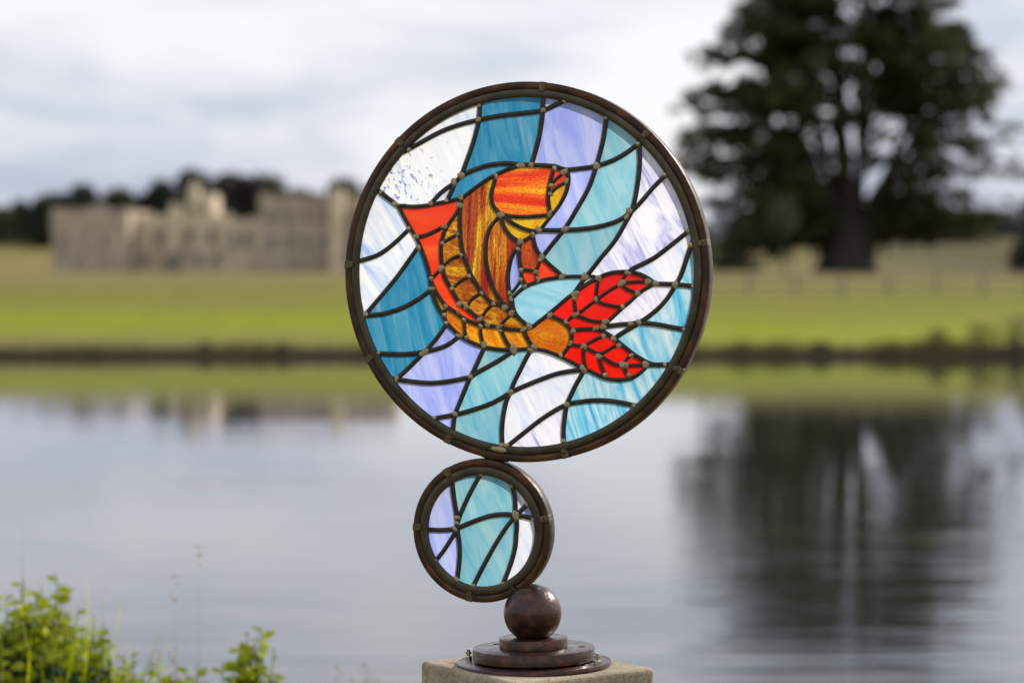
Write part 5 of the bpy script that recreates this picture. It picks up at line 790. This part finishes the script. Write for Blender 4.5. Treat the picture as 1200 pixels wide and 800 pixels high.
 (6.2,[(42.1,-66.6),(46.0,-68.1),(51.5,-70.2),(56.8,-72.6),(61.3,-74.8),(65.5,-77.2),(69.3,-79.9),(72.7,-83.0),(75.5,-86.4),(77.7,-89.9),(79.0,-93.4),(79.6,-97.0),(79.8,-100.6),(79.6,-104.2),(78.9,-107.8),(77.7,-111.4),(75.8,-115.0),(73.4,-118.6),(70.8,-122.2),(67.8,-126.0),(64.6,-129.7),(62.4,-132.3)]),
 (6.2,[(84.6,-32.3),(87.4,-30.2),(91.5,-27.2),(95.7,-24.2),(99.7,-21.4),(103.9,-18.6),(108.2,-15.9),(112.7,-13.7),(117.5,-11.6),(122.0,-9.5),(126.1,-7.4),(130.0,-5.4),(134.4,-3.6),(139.5,-2.0),(145.0,-0.7),(150.9,0.2),(157.6,0.6),(164.7,0.7),(171.5,0.4),(177.8,-0.3),(183.8,-1.5),(189.3,-3.0),(194.3,-4.9),(198.9,-7.3),(203.0,-9.6),(206.8,-12.1),(210.2,-14.5),(212.5,-16.3)]),
 (5.1,[(101.3,-6.9),(104.2,-6.6),(108.3,-6.2),(112.3,-6.2),(116.0,-6.9),(119.5,-8.1),(122.0,-8.9)]),
 (6.2,[(213.9,-17.6),(209.9,-19.6),(204.3,-22.5),(198.9,-25.5),(194.6,-28.3),(190.5,-31.2),(186.6,-34.2),(183.0,-37.4),(179.5,-40.7),(175.7,-44.2),(171.2,-47.9),(166.5,-51.8),(162.0,-55.5),(158.2,-58.9),(154.7,-62.1),(151.0,-65.5),(146.8,-69.3),(142.5,-73.3),(138.6,-76.9),(135.3,-80.3),(132.3,-83.5),(130.4,-85.6)]),
 (6.2,[(80.5,-93.9),(81.5,-92.8),(83.2,-91.1),(86.0,-89.9),(90.8,-89.3),(96.7,-89.0),(102.7,-88.8),(108.4,-88.7),(114.2,-88.7),(119.3,-89.0),(123.5,-89.8),(127.0,-90.9),(130.4,-92.3),(133.7,-93.9),(137.0,-95.7),(140.0,-97.6),(142.9,-99.4),(145.6,-101.2),(148.3,-103.1),(150.8,-105.0),(153.4,-107.0),(156.6,-109.5),(160.8,-112.7),(165.6,-116.5),(170.3,-120.0),(174.5,-123.3),(178.5,-126.3),(182.6,-129.3),(187.2,-132.1),(191.9,-134.8),(196.3,-137.1),(200.2,-139.1),(203.8,-140.7),(207.3,-141.9),(210.9,-142.8),(214.4,-143.3),(216.8,-143.6)]),
 (5.1,[(70.7,-79.2),(72.4,-77.2),(74.9,-74.5),(77.7,-71.8),(80.6,-69.8),(83.9,-67.9),(87.4,-65.7),(91.2,-63.4),(95.2,-60.8),(99.9,-57.7),(105.5,-53.5),(111.8,-48.8),(117.9,-44.3),(123.6,-40.2),(129.2,-36.4),(134.4,-32.9),(139.3,-29.6),(143.8,-26.6),(148.2,-24.0),(152.7,-21.7),(157.0,-19.7),(160.6,-18.2),(162.5,-17.3),(163.7,-16.7),(166.1,-16.2),(170.5,-15.7),(176.1,-15.2),(182.5,-14.9),(190.6,-14.8),(199.5,-14.9),(205.7,-14.9)]),
 (5.1,[(84.9,-32.3),(84.7,-36.4),(84.6,-42.4),(84.6,-48.3),(85.2,-54.3),(86.1,-60.2),(86.7,-64.4)]),
 (5.1,[(123.4,-9.5),(122.6,-13.7),(121.6,-19.6),(120.6,-25.6),(120.0,-31.5),(119.6,-37.4),(119.3,-41.6)]),
 (5.1,[(171.5,-0.3),(169.2,-2.7),(166.0,-6.1),(163.3,-9.6),(161.9,-13.0),(161.1,-16.5),(160.6,-18.9)]),
 (5.1,[(87.4,-67.1),(90.6,-68.3),(95.1,-70.0),(99.9,-71.7),(104.6,-73.4),(109.6,-75.1),(115.1,-76.3),(122.4,-77.0),(130.3,-77.2),(135.9,-77.3)]),
 (5.1,[(120.7,-44.3),(122.5,-45.3),(125.3,-46.8),(128.9,-48.3),(133.8,-49.7),(139.6,-51.0),(145.5,-52.2),(152.0,-53.1),(158.7,-53.7),(163.4,-54.2)]),
 (5.1,[(160.6,-18.9),(162.8,-21.0),(166.1,-24.1),(170.2,-26.9),(176.0,-29.2),(182.6,-31.4),(187.3,-32.9)]),
 (5.1,[(77.7,-112.0),(80.6,-112.8),(84.7,-113.8),(88.8,-114.6),(92.5,-115.0),(96.2,-115.2),(99.9,-115.9),(103.6,-117.5),(107.2,-119.7),(111.0,-121.8),(115.1,-123.8),(119.4,-125.7),(123.5,-127.8),(127.2,-130.1),(130.7,-132.5),(134.5,-135.0),(138.9,-137.8),(143.5,-140.6),(148.3,-142.9),(153.2,-144.3),(158.2,-145.0),(163.5,-145.4),(169.2,-145.4),(175.3,-145.0),(181.3,-144.6),(187.9,-144.3),(194.5,-144.0),(199.1,-143.7)]),
 (5.1,[(99.9,-117.9),(99.6,-121.2),(99.2,-125.9),(99.3,-131.3),(100.2,-138.0),(101.7,-145.4),(102.7,-150.7)]),
 (5.1,[(123.5,-129.8),(124.4,-133.4),(125.9,-138.7),(127.6,-144.4),(130.2,-151.0),(133.2,-158.1),(135.3,-163.1)]),
 (5.1,[(163.5,-145.4),(164.5,-147.6),(166.0,-150.8),(167.6,-154.0),(169.5,-157.6),(171.6,-161.4),(173.1,-164.0)]),
 (5.1,[(101.3,-114.6),(104.3,-112.7),(108.6,-110.0),(113.8,-107.1),(120.9,-103.7),(128.8,-100.2),(134.5,-97.6)]),
 (5.1,[(124.9,-127.7),(128.1,-126.4),(132.8,-124.4),(137.3,-122.3),(141.1,-120.0),(144.7,-117.6),(148.3,-115.5),(152.4,-114.2),(156.5,-113.4),(159.3,-112.8)]),
 (5.1,[(163.5,-145.4),(164.7,-142.5),(166.6,-138.3),(168.9,-134.7),(172.2,-132.1),(175.9,-130.0),(178.5,-128.6)]),
]
BIG_SOLDER = [(-71.4,263.9,3.5),(-73.5,241.5,5.4),(-197.7,201.1,4.3),(-190.4,196.2,4.6),(-102.0,153.5,5.4),(-114.2,143.5,5.7),(-153.7,109.9,4.6),(-127.1,114.4,4.0),(-102.8,118.9,5.8),(-104.9,106.0,5.4),(-238.4,128.6,3.5),(-213.7,109.1,5.4),(-190.6,70.0,4.0),(-178.3,57.0,4.9),(-174.7,39.9,4.9),(-130.7,73.0,5.7),(-109.2,61.3,4.3),(-133.6,46.5,4.3),(-102.8,27.3,4.3),(-135.8,6.3,5.4),(-153.1,-10.0,4.6),(-151.6,-25.7,5.7),(-89.3,-6.0,4.0),(-117.9,-26.3,4.3),(-67.9,-33.1,4.3),(-105.7,-50.8,5.4),(-94.3,-54.8,4.9),(-107.2,-63.7,4.0),(-128.7,-54.2,4.6),(-130.4,-67.9,4.6),(-127.5,-80.8,4.6),(-106.0,-100.4,5.1),(-92.9,-103.7,4.6),(-98.2,-75.9,4.6),(-70.8,-74.4,5.4),(-70.8,-85.3,4.6),(-58.7,-83.2,5.1),(-38.1,-85.8,5.1),(-37.4,-93.2,4.0),(-48.7,-50.0,4.3),(-30.3,-56.0,5.9),(-18.3,-64.1,5.7),(-21.9,-33.0,4.3),(-19.7,-41.8,4.9),(-3.5,-12.1,4.6),(3.5,-22.2,4.9),(-64.4,-115.1,5.9),(-15.1,-122.8,7.5),(12.7,-123.3,4.9),(18.3,-117.8,4.9),(1.4,-90.3,4.9),(9.9,-85.6,5.4),(-87.2,-165.5,5.9),(-20.4,-189.8,5.9),(-112.3,-225.7,5.7),(-166.2,-128.8,5.4),(-160.4,-125.3,4.9),(-211.9,-171.0,4.9),(-242.4,-129.4,3.8),(-265.0,-67.6,4.9),(-148.2,-232.4,4.0),(-118.0,-261.2,3.5),(-35.3,-274.6,4.9),(-27.5,-275.8,4.9),(67.1,-264.6,3.8),(72.2,-208.1,5.9),(180.7,-207.8,4.3),(99.3,-151.4,7.3),(62.8,-130.3,4.6),(77.7,-111.4,5.4),(82.6,-92.6,5.1),(70.7,-78.5,4.6),(44.2,-68.6,4.9),(86.7,-66.4,6.2),(86.0,-33.6,5.9),(85.3,-41.6,4.6),(101.3,-7.5,6.7),(123.4,-9.5,6.2),(119.3,-42.3,5.9),(160.6,-17.6,5.9),(170.8,-1.6,5.4),(186.6,-32.9,4.9),(162.7,-54.2,4.6),(134.5,-77.6,5.4),(131.7,-85.6,4.9),(119.3,-87.7,5.1),(203.0,-14.9,5.7),(215.3,-17.6,5.1),(246.5,-19.6,6.2),(274.2,-21.6,3.8),(175.1,-80.7,5.7),(188.1,-78.7,5.9),(131.7,-100.3,4.9),(148.3,-104.2,4.9),(156.6,-114.8,5.1),(177.2,-130.0,4.9),(164.8,-144.1,6.7),(199.1,-143.7,6.2),(230.4,-143.5,3.8),(172.4,-160.0,4.6),(134.6,-160.4,4.9),(124.2,-131.8,5.4),(99.9,-116.6,6.2),(260.8,-88.9,4.0),(172.8,95.4,6.2),(168.7,86.1,5.1),(69.3,67.5,6.2),(26.0,66.5,6.7),(16.2,59.2,4.9),(-4.2,47.8,5.7),(-7.7,36.4,5.1),(30.9,24.1,5.4),(28.8,18.8,4.3),(21.8,-0.0,5.4),(24.6,-10.8,4.9),(-2.1,3.4,4.6),(64.4,-6.8,5.9),(-37.4,90.5,6.2),(-33.9,90.5,5.4),(44.1,91.2,5.7),(45.5,122.7,5.1),(46.2,135.4,4.9),(52.5,162.8,4.9),(67.8,157.2,5.7),(71.3,142.5,5.4),(-3.5,167.6,7.0),(13.7,168.7,5.4),(-44.5,152.0,5.4),(32.9,254.2,5.9),(32.9,277.7,4.0),(67.8,268.2,4.6),(135.6,240.8,3.8),(187.0,198.7,4.6),(119.8,165.8,5.9),(230.0,150.4,4.0),(266.7,62.9,4.0),(270.7,41.8,4.6)]
BIG_STRAPS = [83.7,47.0,8.7,-31.1,-76.5,-115.1,-151.8,177.5,134.7]
SMALL_PANES = [
 ('aqua',[(-79.5,-499.2),(-54.9,-498.6),(-30.3,-490.8),(-29.7,-485.4),(-18.3,-457.2),(-12.3,-433.2),(-9.9,-407.4),(-10.5,-389.4),(-12.3,-387.6),(-13.5,-387.0),(-17.1,-390.0),(-24.3,-398.4),(-42.9,-426.0),(-77.1,-487.2),(-81.3,-496.8),(-81.3,-498.6)]),
 ('aqua',[(-84.3,-498.6),(-81.3,-498.6),(-70.5,-474.6),(-39.9,-421.2),(-24.3,-398.4),(-12.9,-387.0),(-15.9,-383.4),(-20.7,-382.8),(-42.9,-383.4),(-73.5,-391.8),(-103.5,-405.0),(-108.9,-405.6),(-108.9,-408.6),(-110.7,-410.4),(-110.7,-413.4),(-107.7,-417.6),(-105.3,-435.6),(-105.3,-457.8),(-109.5,-490.2)]),
 ('mist',[(-30.3,-490.2),(-18.9,-484.2),(-2.1,-469.2),(6.3,-457.8),(12.3,-446.4),(18.3,-426.6),(19.5,-403.8),(17.1,-388.8),(11.1,-387.6),(3.3,-385.2),(-6.9,-385.2),(-9.3,-382.2),(-12.9,-385.8),(-12.9,-387.6),(-10.5,-389.4),(-9.9,-394.8),(-11.7,-429.6),(-18.3,-457.2),(-29.7,-485.4)]),
 ('lilac',[(-110.7,-489.6),(-109.5,-489.6),(-105.3,-457.8),(-105.3,-435.6),(-107.7,-417.6),(-108.3,-415.2),(-111.3,-412.8),(-122.7,-429.6),(-131.7,-443.4),(-144.9,-458.4),(-130.5,-475.8)]),
 ('lilac',[(-144.9,-457.8),(-141.3,-455.4),(-131.7,-443.4),(-114.3,-415.8),(-110.7,-412.8),(-113.1,-408.6),(-123.3,-409.8),(-141.9,-411.6),(-158.1,-411.0),(-158.1,-420.6),(-155.1,-435.6),(-151.5,-445.8)]),
 ('lilac',[(-144.9,-411.6),(-113.7,-408.6),(-110.7,-411.0),(-108.9,-408.6),(-109.5,-395.4),(-108.3,-388.2),(-110.7,-386.4),(-116.7,-339.0),(-117.3,-336.0),(-118.5,-336.0),(-128.1,-343.2),(-139.5,-355.2),(-148.5,-369.0),(-153.3,-379.8),(-157.5,-396.0),(-158.1,-411.0)]),
 ('aqua',[(-109.5,-406.2),(-103.5,-405.0),(-73.5,-391.8),(-50.1,-384.6),(-37.5,-382.8),(-20.7,-382.8),(-15.9,-383.4),(-12.9,-386.4),(-9.9,-382.8),(-12.3,-380.4),(-12.9,-357.6),(-16.5,-339.0),(-20.7,-336.0),(-29.7,-330.6),(-47.7,-324.0),(-72.3,-321.6),(-72.9,-325.2),(-82.5,-340.2),(-95.7,-366.0),(-104.1,-385.8),(-108.3,-387.6)]),
 ('lilac',[(15.9,-388.2),(14.1,-379.2),(8.1,-366.6),(5.7,-366.6),(-1.5,-373.8),(-9.3,-382.2),(-6.9,-385.2),(3.3,-385.2)]),
 ('aqua',[(-108.9,-388.2),(-104.1,-385.8),(-86.1,-346.8),(-72.9,-325.2),(-72.3,-321.6),(-80.1,-322.2),(-99.3,-326.4),(-117.3,-335.4),(-114.9,-360.6),(-110.7,-386.4)]),
 ('swirl',[(-10.5,-382.2),(-8.7,-382.2),(5.7,-366.6),(7.5,-366.6),(3.3,-358.8),(-6.3,-347.4),(-16.5,-339.6),(-12.9,-357.6),(-12.3,-380.4)]),
]
SMALL_LEAD = [
 (7.3,[(-118.5,-325.4),(-118.4,-326.6),(-118.3,-328.6),(-117.9,-332.3),(-117.3,-338.7),(-116.5,-347.0),(-115.5,-355.3),(-114.2,-363.8),(-112.7,-372.4),(-111.5,-379.8),(-110.7,-385.1),(-110.2,-389.2),(-109.8,-393.5),(-109.6,-398.4),(-109.6,-403.5),(-109.4,-408.9),(-108.5,-414.9),(-107.4,-421.2),(-106.5,-427.4),(-105.9,-433.4),(-105.5,-439.3),(-105.4,-445.1),(-105.4,-450.7),(-105.7,-456.3),(-106.2,-462.9),(-107.3,-471.9),(-108.7,-481.8),(-109.8,-489.7),(-110.4,-493.9),(-110.8,-496.0),(-111.0,-497.2)]),
 (7.3,[(-65.9,-313.3),(-66.5,-314.2),(-67.5,-315.6),(-69.6,-318.9),(-73.2,-325.0),(-77.9,-332.9),(-82.4,-340.7),(-86.3,-347.9),(-90.0,-355.0),(-93.7,-362.4),(-97.7,-370.9),(-101.8,-379.7),(-105.0,-387.3),(-107.2,-392.9),(-108.6,-397.3),(-109.5,-400.2)]),
 (7.3,[(-170.8,-410.2),(-169.5,-410.3),(-167.4,-410.4),(-163.4,-410.5),(-156.5,-410.9),(-147.8,-411.3),(-139.0,-411.3),(-130.2,-410.7),(-121.3,-409.8),(-113.1,-408.2),(-106.1,-406.0),(-99.8,-403.2),(-93.7,-400.4),(-87.9,-398.0),(-82.2,-395.6),(-75.9,-393.1),(-68.3,-390.4),(-60.0,-387.6),(-51.8,-385.4),(-43.5,-384.0),(-35.2,-383.1),(-27.8,-382.8),(-21.9,-383.1),(-16.9,-383.9),(-12.0,-384.7),(-6.6,-385.0),(-1.2,-385.3),(4.0,-385.8),(9.2,-386.9),(14.2,-388.2),(18.2,-389.2),(20.8,-389.8),(22.3,-390.1),(23.3,-390.3)]),
 (7.3,[(-19.7,-331.2),(-19.5,-332.5),(-19.1,-334.4),(-18.3,-337.7),(-16.8,-342.5),(-15.0,-348.7),(-13.5,-355.9),(-12.8,-364.7),(-12.4,-374.6),(-12.0,-383.2),(-11.2,-389.1),(-10.4,-393.7),(-10.0,-398.4),(-10.1,-403.7),(-10.6,-409.2),(-11.1,-415.0),(-11.4,-421.0),(-11.8,-427.4),(-12.8,-434.4),(-14.6,-442.4),(-16.9,-451.1),(-19.9,-460.6),(-24.1,-471.9),(-28.9,-483.9),(-32.6,-493.1),(-34.4,-497.5),(-35.0,-499.1),(-35.3,-499.9)]),
 (7.3,[(11.3,-361.6),(10.4,-362.5),(9.0,-363.9),(7.1,-365.9),(4.3,-368.7),(1.0,-372.0),(-2.4,-375.3),(-5.4,-378.2),(-8.5,-381.1),(-12.0,-384.7),(-16.1,-389.3),(-20.6,-394.7),(-24.7,-399.8),(-28.0,-404.3),(-31.0,-408.6),(-34.2,-413.4),(-37.6,-418.5),(-41.2,-424.1),(-45.4,-430.8),(-50.5,-439.4),(-56.1,-449.2),(-61.5,-458.8),(-66.7,-468.3),(-71.7,-477.6),(-75.9,-485.5),(-78.8,-491.4),(-80.9,-495.9),(-82.5,-499.5),(-83.8,-502.4),(-84.6,-504.5),(-85.2,-505.9)]),
 (7.3,[(-109.4,-408.9),(-109.9,-409.7),(-110.8,-411.0),(-113.1,-414.5),(-117.5,-421.6),(-123.4,-430.9),(-129.2,-439.6),(-135.0,-447.3),(-140.9,-454.6),(-145.5,-460.1),(-148.2,-463.3),(-149.7,-464.9),(-150.6,-465.8)]),
]
SMALL_SOLDER = [(-116.6,-331.5,4.0),(-69.4,-319.5,4.6),(-109.5,-390.7,5.1),(-110.2,-398.9,4.6),(-113.1,-408.5,5.7),(-163.5,-410.7,3.8),(-17.6,-337.3,4.3),(-12.0,-384.5,7.3),(7.1,-365.7,4.3),(17.7,-389.1,4.0),(-32.5,-493.0,4.6),(-110.3,-489.7,4.9),(-146.2,-460.8,4.6),(-82.6,-498.3,3.8)]
SMALL_STRAPS = [121.6,178.4,-100.4,11.7]
SMALL_CENTRE = (-69.5,-410.6)

# ------------------------------------------------------------------ plinth
PLZ = 1.9016; PC = Vector((0.0348+0.004, 3.817, 0))
pl = MB(); pl.box((0, 0, (PLZ-0.85)/2), (0.267, 0.267, PLZ-0.85))
plo = pl.build('plinth', M['stone'], bevel=0.007); plo.location = (PC.x, PC.y, 0.85); plo.rotation_euler = (0, 0, R(34.5))
tag(plo, 'square weathered cast stone plinth under the glass sculpture', 'plinth')

# ------------------------------------------------------------------ sculpture
YAW = R(17)
root = empty('glass_sculpture', Vector((0.0182, 3.82, PLZ)) + Vector((math.cos(YAW), -math.sin(YAW), 0))*0.017, -YAW)
tag(root, 'stained glass fish roundel balanced on a smaller roundel and brown iron ball', 'sculpture')
def L2(u, v, y=0.0): return Vector(((u-17)/1000, y, (v+620)/1000))
def hoop(name, c, Ro, Ri, label):
    m = MB(); y0, y1 = -0.0035, 0.025; e = 0.0012
    prof = [(Ri, y0+e), (Ri+e, y0), (Ro-e, y0), (Ro, y0+e), (Ro, y1-e), (Ro-e, y1), (Ri+e, y1), (Ri, y1-e)]
    m.lathe([(r, h) for r, h in prof], 160, 'Y', c, True)
    o = m.build(name, M['rust'], root, fixn=True, smooth=True); tag(o, label)
    try: o.data.set_sharp_from_angle(angle=R(50))
    except Exception: pass
    return o
def came_ring(c, Ro, Ri, parent):
    m = MB(); md = (Ro+Ri)/2; w_ = (Ro-Ri)/2; prof = []
    for k in range(9): a = math.pi*k/8; prof.append((md - w_*math.cos(a), -0.0028-0.0042*math.sin(a)**0.7))
    for k in range(9): a = math.pi*k/8; prof.append((md + w_*math.cos(a), 0.0028+0.0042*math.sin(a)**0.7))
    m.lathe(prof, 160, 'Y', c, True); return m.build('edge_came', M['came_ring'], parent, smooth=True, fixn=True)
def came(lines, parent):
    m = MB()
    for w_, pts in lines:
        hw = w_/2000; q = [L2(u, v) for u, v in pts]; n = len(q); front = []
        prof = [(-1.0, 0.0010), (-0.97, 0.0024), (-0.70, 0.0034), (0, 0.0037), (0.70, 0.0034), (0.97, 0.0024), (1.0, 0.0010)]
        full = [(a, -h) for a, h in prof] + [(a, h) for a, h in reversed(prof)]
        vs = []
        for i in range(n):
            d = (q[min(i+1, n-1)]-q[max(i-1, 0)]).normalized(); s_ = Vector((-d.z, 0, d.x))
            for a, h in full: vs.append(q[i] + s_*a*hw + Vector((0, h, 0)))
        k = len(full); fs = []
        for i in range(n-1):
            for j in range(k): fs.append((i*k+j, i*k+(j+1)%k, (i+1)*k+(j+1)%k, (i+1)*k+j))
        fs += [tuple(range(k)), tuple((n-1)*k+j for j in range(k))[::-1]]
        m.add(vs, fs)
    return m.build('came', M['lead'], parent, smooth=True, fixn=True)
NAMES = {'fin':'tail_fin_pane','belly':'belly_pane','flank':'flank_pane','head':'head_pane','eye':'eye_pane','cheek':'cheek_pane','gill':'gill_pane','pectoral':'pectoral_pane','scale':'scale_pane','stalk':'tail_stalk_pane','lobe':'tail_leaf_pane'}
NAMES['fin'] = 'back_fin_pane'
def panes(lst, parent):
    for kind, poly in lst:
        n = len(poly); t = 0.0015
        vs = [L2(u, v, -t) for u, v in poly] + [L2(u, v, t) for u, v in poly]
        me = bpy.data.meshes.new('pane')
        b = bmesh.new(); bv = [b.verts.new(v) for v in vs[:n]]
        fc = b.faces.new(bv); b.normal_update()
        if fc.normal.y > 0: fc.normal_flip()
        bmesh.ops.triangulate(b, faces=[fc]); b.to_mesh(me); b.free()
        me.materials.append(G[kind])
        o = bpy.data.objects.new(NAMES.get(kind, 'background_pane'), me); C.objects.link(o); o.parent = parent
        tag(o, G[kind].name + ' pane')
def solder(lst, parent, cap):
    rnd = random.Random(4); base = []
    for k in range(5):
        b = bmesh.new(); bmesh.ops.create_icosphere(b, subdivisions=3, radius=1.0)
        for v in b.verts: v.co *= 1+0.38*noise.noise(v.co*1.4+Vector((k*7, 0, 0)))
        me = bpy.data.meshes.new('solder_joint'); b.to_mesh(me); b.free()
        me.polygons.foreach_set('use_smooth', [True]*len(me.polygons)); me.materials.append(M['solder']); base.append(me)
    srt = sorted(lst, key=lambda q: -q[2])
    for u, v, r in srt[:cap]:
        o = bpy.data.objects.new('solder_joint', rnd.choice(base)); C.objects.link(o); o.parent = parent
        o.location = L2(u, v, -0.0036); k = r/1000; o.scale = (k*rnd.uniform(0.62, 0.98), 0.0024, k*rnd.uniform(0.8, 1.25)); o.rotation_euler = (0, rnd.uniform(0, 6.28), 0)
    if srt[cap:]:
        m = MB()
        for u, v, r in srt[cap:]:
            c = L2(u, v, -0.0036); me = rnd.choice(base); k = r/1000*0.9
            m.add([c+Vector((q.co.x*k, q.co.y*0.0026, q.co.z*k)) for q in me.vertices], [tuple(p.vertices) for p in me.polygons])
        tag(m.build('solder_joint', M['solder'], parent, smooth=True), kind='stuff')
def straps(angs, c, Ro, Ri, parent):
    for k, a in enumerate(angs):
        a = R(a); Mx = Matrix.Rotation(-a, 3, 'Y'); m = MB()
        m.box((0, -0.0065, 0), (Ro-Ri+0.0085, 0.0182, 0.0115))
        m.box(((Ri-Ro)*0.18, -0.0172, 0), (0.0075, 0.004, 0.0085))
        o = m.build('strap', M['strap'], parent, bevel=0.0014)
        md = (Ro+Ri)/2-0.0035; o.location = c + Vector((math.cos(a)*md, 0.0105, math.sin(a)*md)); o.rotation_euler = (0, -a, 0)
c1 = L2(0, 0); c2 = L2(*SMALL_CENTRE)
h1 = hoop('large_roundel', c1, 0.300, 0.288, 'large roundel with an orange and red fish in blue glass')
came_ring(c1, 0.2882, 0.2755, h1); came(BIG_LEAD, h1); panes(BIG_PANES, h1); solder(BIG_SOLDER, h1, 84); straps(BIG_STRAPS, c1, 0.300, 0.288, h1)
h2 = hoop('small_roundel', c2, 0.1143, 0.1023, 'small roundel of aqua and lilac glass')
came_ring(c2, 0.1026, 0.0885, h2); came(SMALL_LEAD, h2); panes(SMALL_PANES, h2); solder(SMALL_SOLDER, h2, 14); straps(SMALL_STRAPS, c2, 0.1143, 0.1023, h2)
# welds
def blob(name, c, sx, sy, sz, mt, parent, rot=0):
    b = bmesh.new(); bmesh.ops.create_icosphere(b, subdivisions=4, radius=1.0)
    for v in b.verts: v.co *= 1+0.22*noise.noise(v.co*2.1+Vector(c)*40)
    me = bpy.data.meshes.new(name); b.to_mesh(me); b.free(); me.materials.append(M[mt]); me.polygons.foreach_set('use_smooth', [True]*len(me.polygons))
    o = bpy.data.objects.new(name, me); C.objects.link(o); o.parent = parent; o.location = c; o.scale = (sx, sy, sz); o.rotation_euler = (0, rot, 0); return o
dv = (c2-c1).normalized(); an = math.atan2(dv.x, -dv.z)
blob('weld_bead', c1+dv*0.2995+Vector((0, 0.009, 0)), 0.022, 0.010, 0.0045, 'rust', root, -an)
blob('solder_patch', c1+Vector((math.cos(R(-98))*0.283, -0.006, math.sin(R(-98))*0.283)), 0.014, 0.0028, 0.0045, 'solder', root, R(8))
# ball and flanges
TILT = R(-1.2)
b = bmesh.new(); bmesh.ops.create_uvsphere(b, u_segments=64, v_segments=40, radius=0.0458)
me = bpy.data.meshes.new('ball'); b.to_mesh(me); b.free(); me.polygons.foreach_set('use_smooth', [True]*len(me.polygons)); me.materials.append(M['varnish'])
ball = bpy.data.objects.new('ball', me); C.objects.link(ball); ball.parent = root; ball.location = (-0.002, 0, 0.0815)
bp = c2 + (Vector(ball.location)-c2).normalized()*0.114
blob('weld_bead', bp+Vector((0, 0.004, 0.0)), 0.026, 0.016, 0.006, 'varnish', root, R(32))
def disc(name, r, z0, z1, holes=()):
    m = MB(); e = 0.0014
    m.lathe([(0.0001, z0), (r-e, z0), (r, z0+e), (r, z1-e), (r-e*0.3, z1-e*0.3), (r-e, z1), (0.0001, z1)], 128)
    o = m.build(name, M['varnish'], root, smooth=True, fixn=True); o.rotation_euler = (0, TILT, 0)
    b = bmesh.new(); b.from_mesh(o.data); bmesh.ops.remove_doubles(b, verts=b.verts, dist=0.0003); b.to_mesh(o.data); b.free()
    if holes:
        k = MB()
        for hx, hy in holes: k.tube([(hx, hy, z1-0.012), (hx, hy, z1+0.01)], 0.0062, 24)
        cu = k.build('cutter', M['dark'], root, fixn=True); cu.rotation_euler = (0, TILT, 0)
        md = o.modifiers.new('holes', 'BOOLEAN'); md.object = cu; md.operation = 'DIFFERENCE'; md.solver = 'EXACT'
        dg = bpy.context.evaluated_depsgraph_get(); nm = bpy.data.meshes.new_from_object(o.evaluated_get(dg)); o.modifiers.clear(); o.data = nm; bpy.data.objects.remove(cu)
    try: o.data.set_sharp_from_angle(angle=R(35))
    except Exception: pass
    return o
disc('base_plate', 0.122, -0.0015, 0.0062)
disc('flange', 0.0965, 0.0085, 0.0275, [(-0.068, 0.022), (0.075, 0.016), (0.0, 0.075), (0.01, -0.0760)])
m = MB(); m.lathe([(0.0001, 0.004), (0.084, 0.004), (0.084, 0.0105), (0.0001, 0.0105)], 64); o = m.build('spacer', M['dark'], root); o.rotation_euler = (0, TILT, 0)
disc('collar', 0.0542, 0.0272, 0.0435)
def bolt(x, y, z):
    m = MB(); m.lathe([(0.0001, 0), (0.0058, 0), (0.0058, 0.0048), (0.0050, 0.0058), (0.0001, 0.0058)], 6, c=(x, y, z))
    m.lathe([(0.0001, 0.0058), (0.0030, 0.0058), (0.0030, 0.0160), (0.0022, 0.0172), (0.0001, 0.0172)], 16, c=(x, y, z))
    m.lathe([(0.0031, 0.0085), (0.0050, 0.0085), (0.0050, 0.0128), (0.0031, 0.0128)], 6, c=(x, y, z))
    return m.build('bolt', M['steel'], root, fixn=True)
bolt(-0.1075, -0.004, 0.0040); bolt(0.1085, -0.016, 0.0082); bolt(0.060, 0.090, 0.0070)
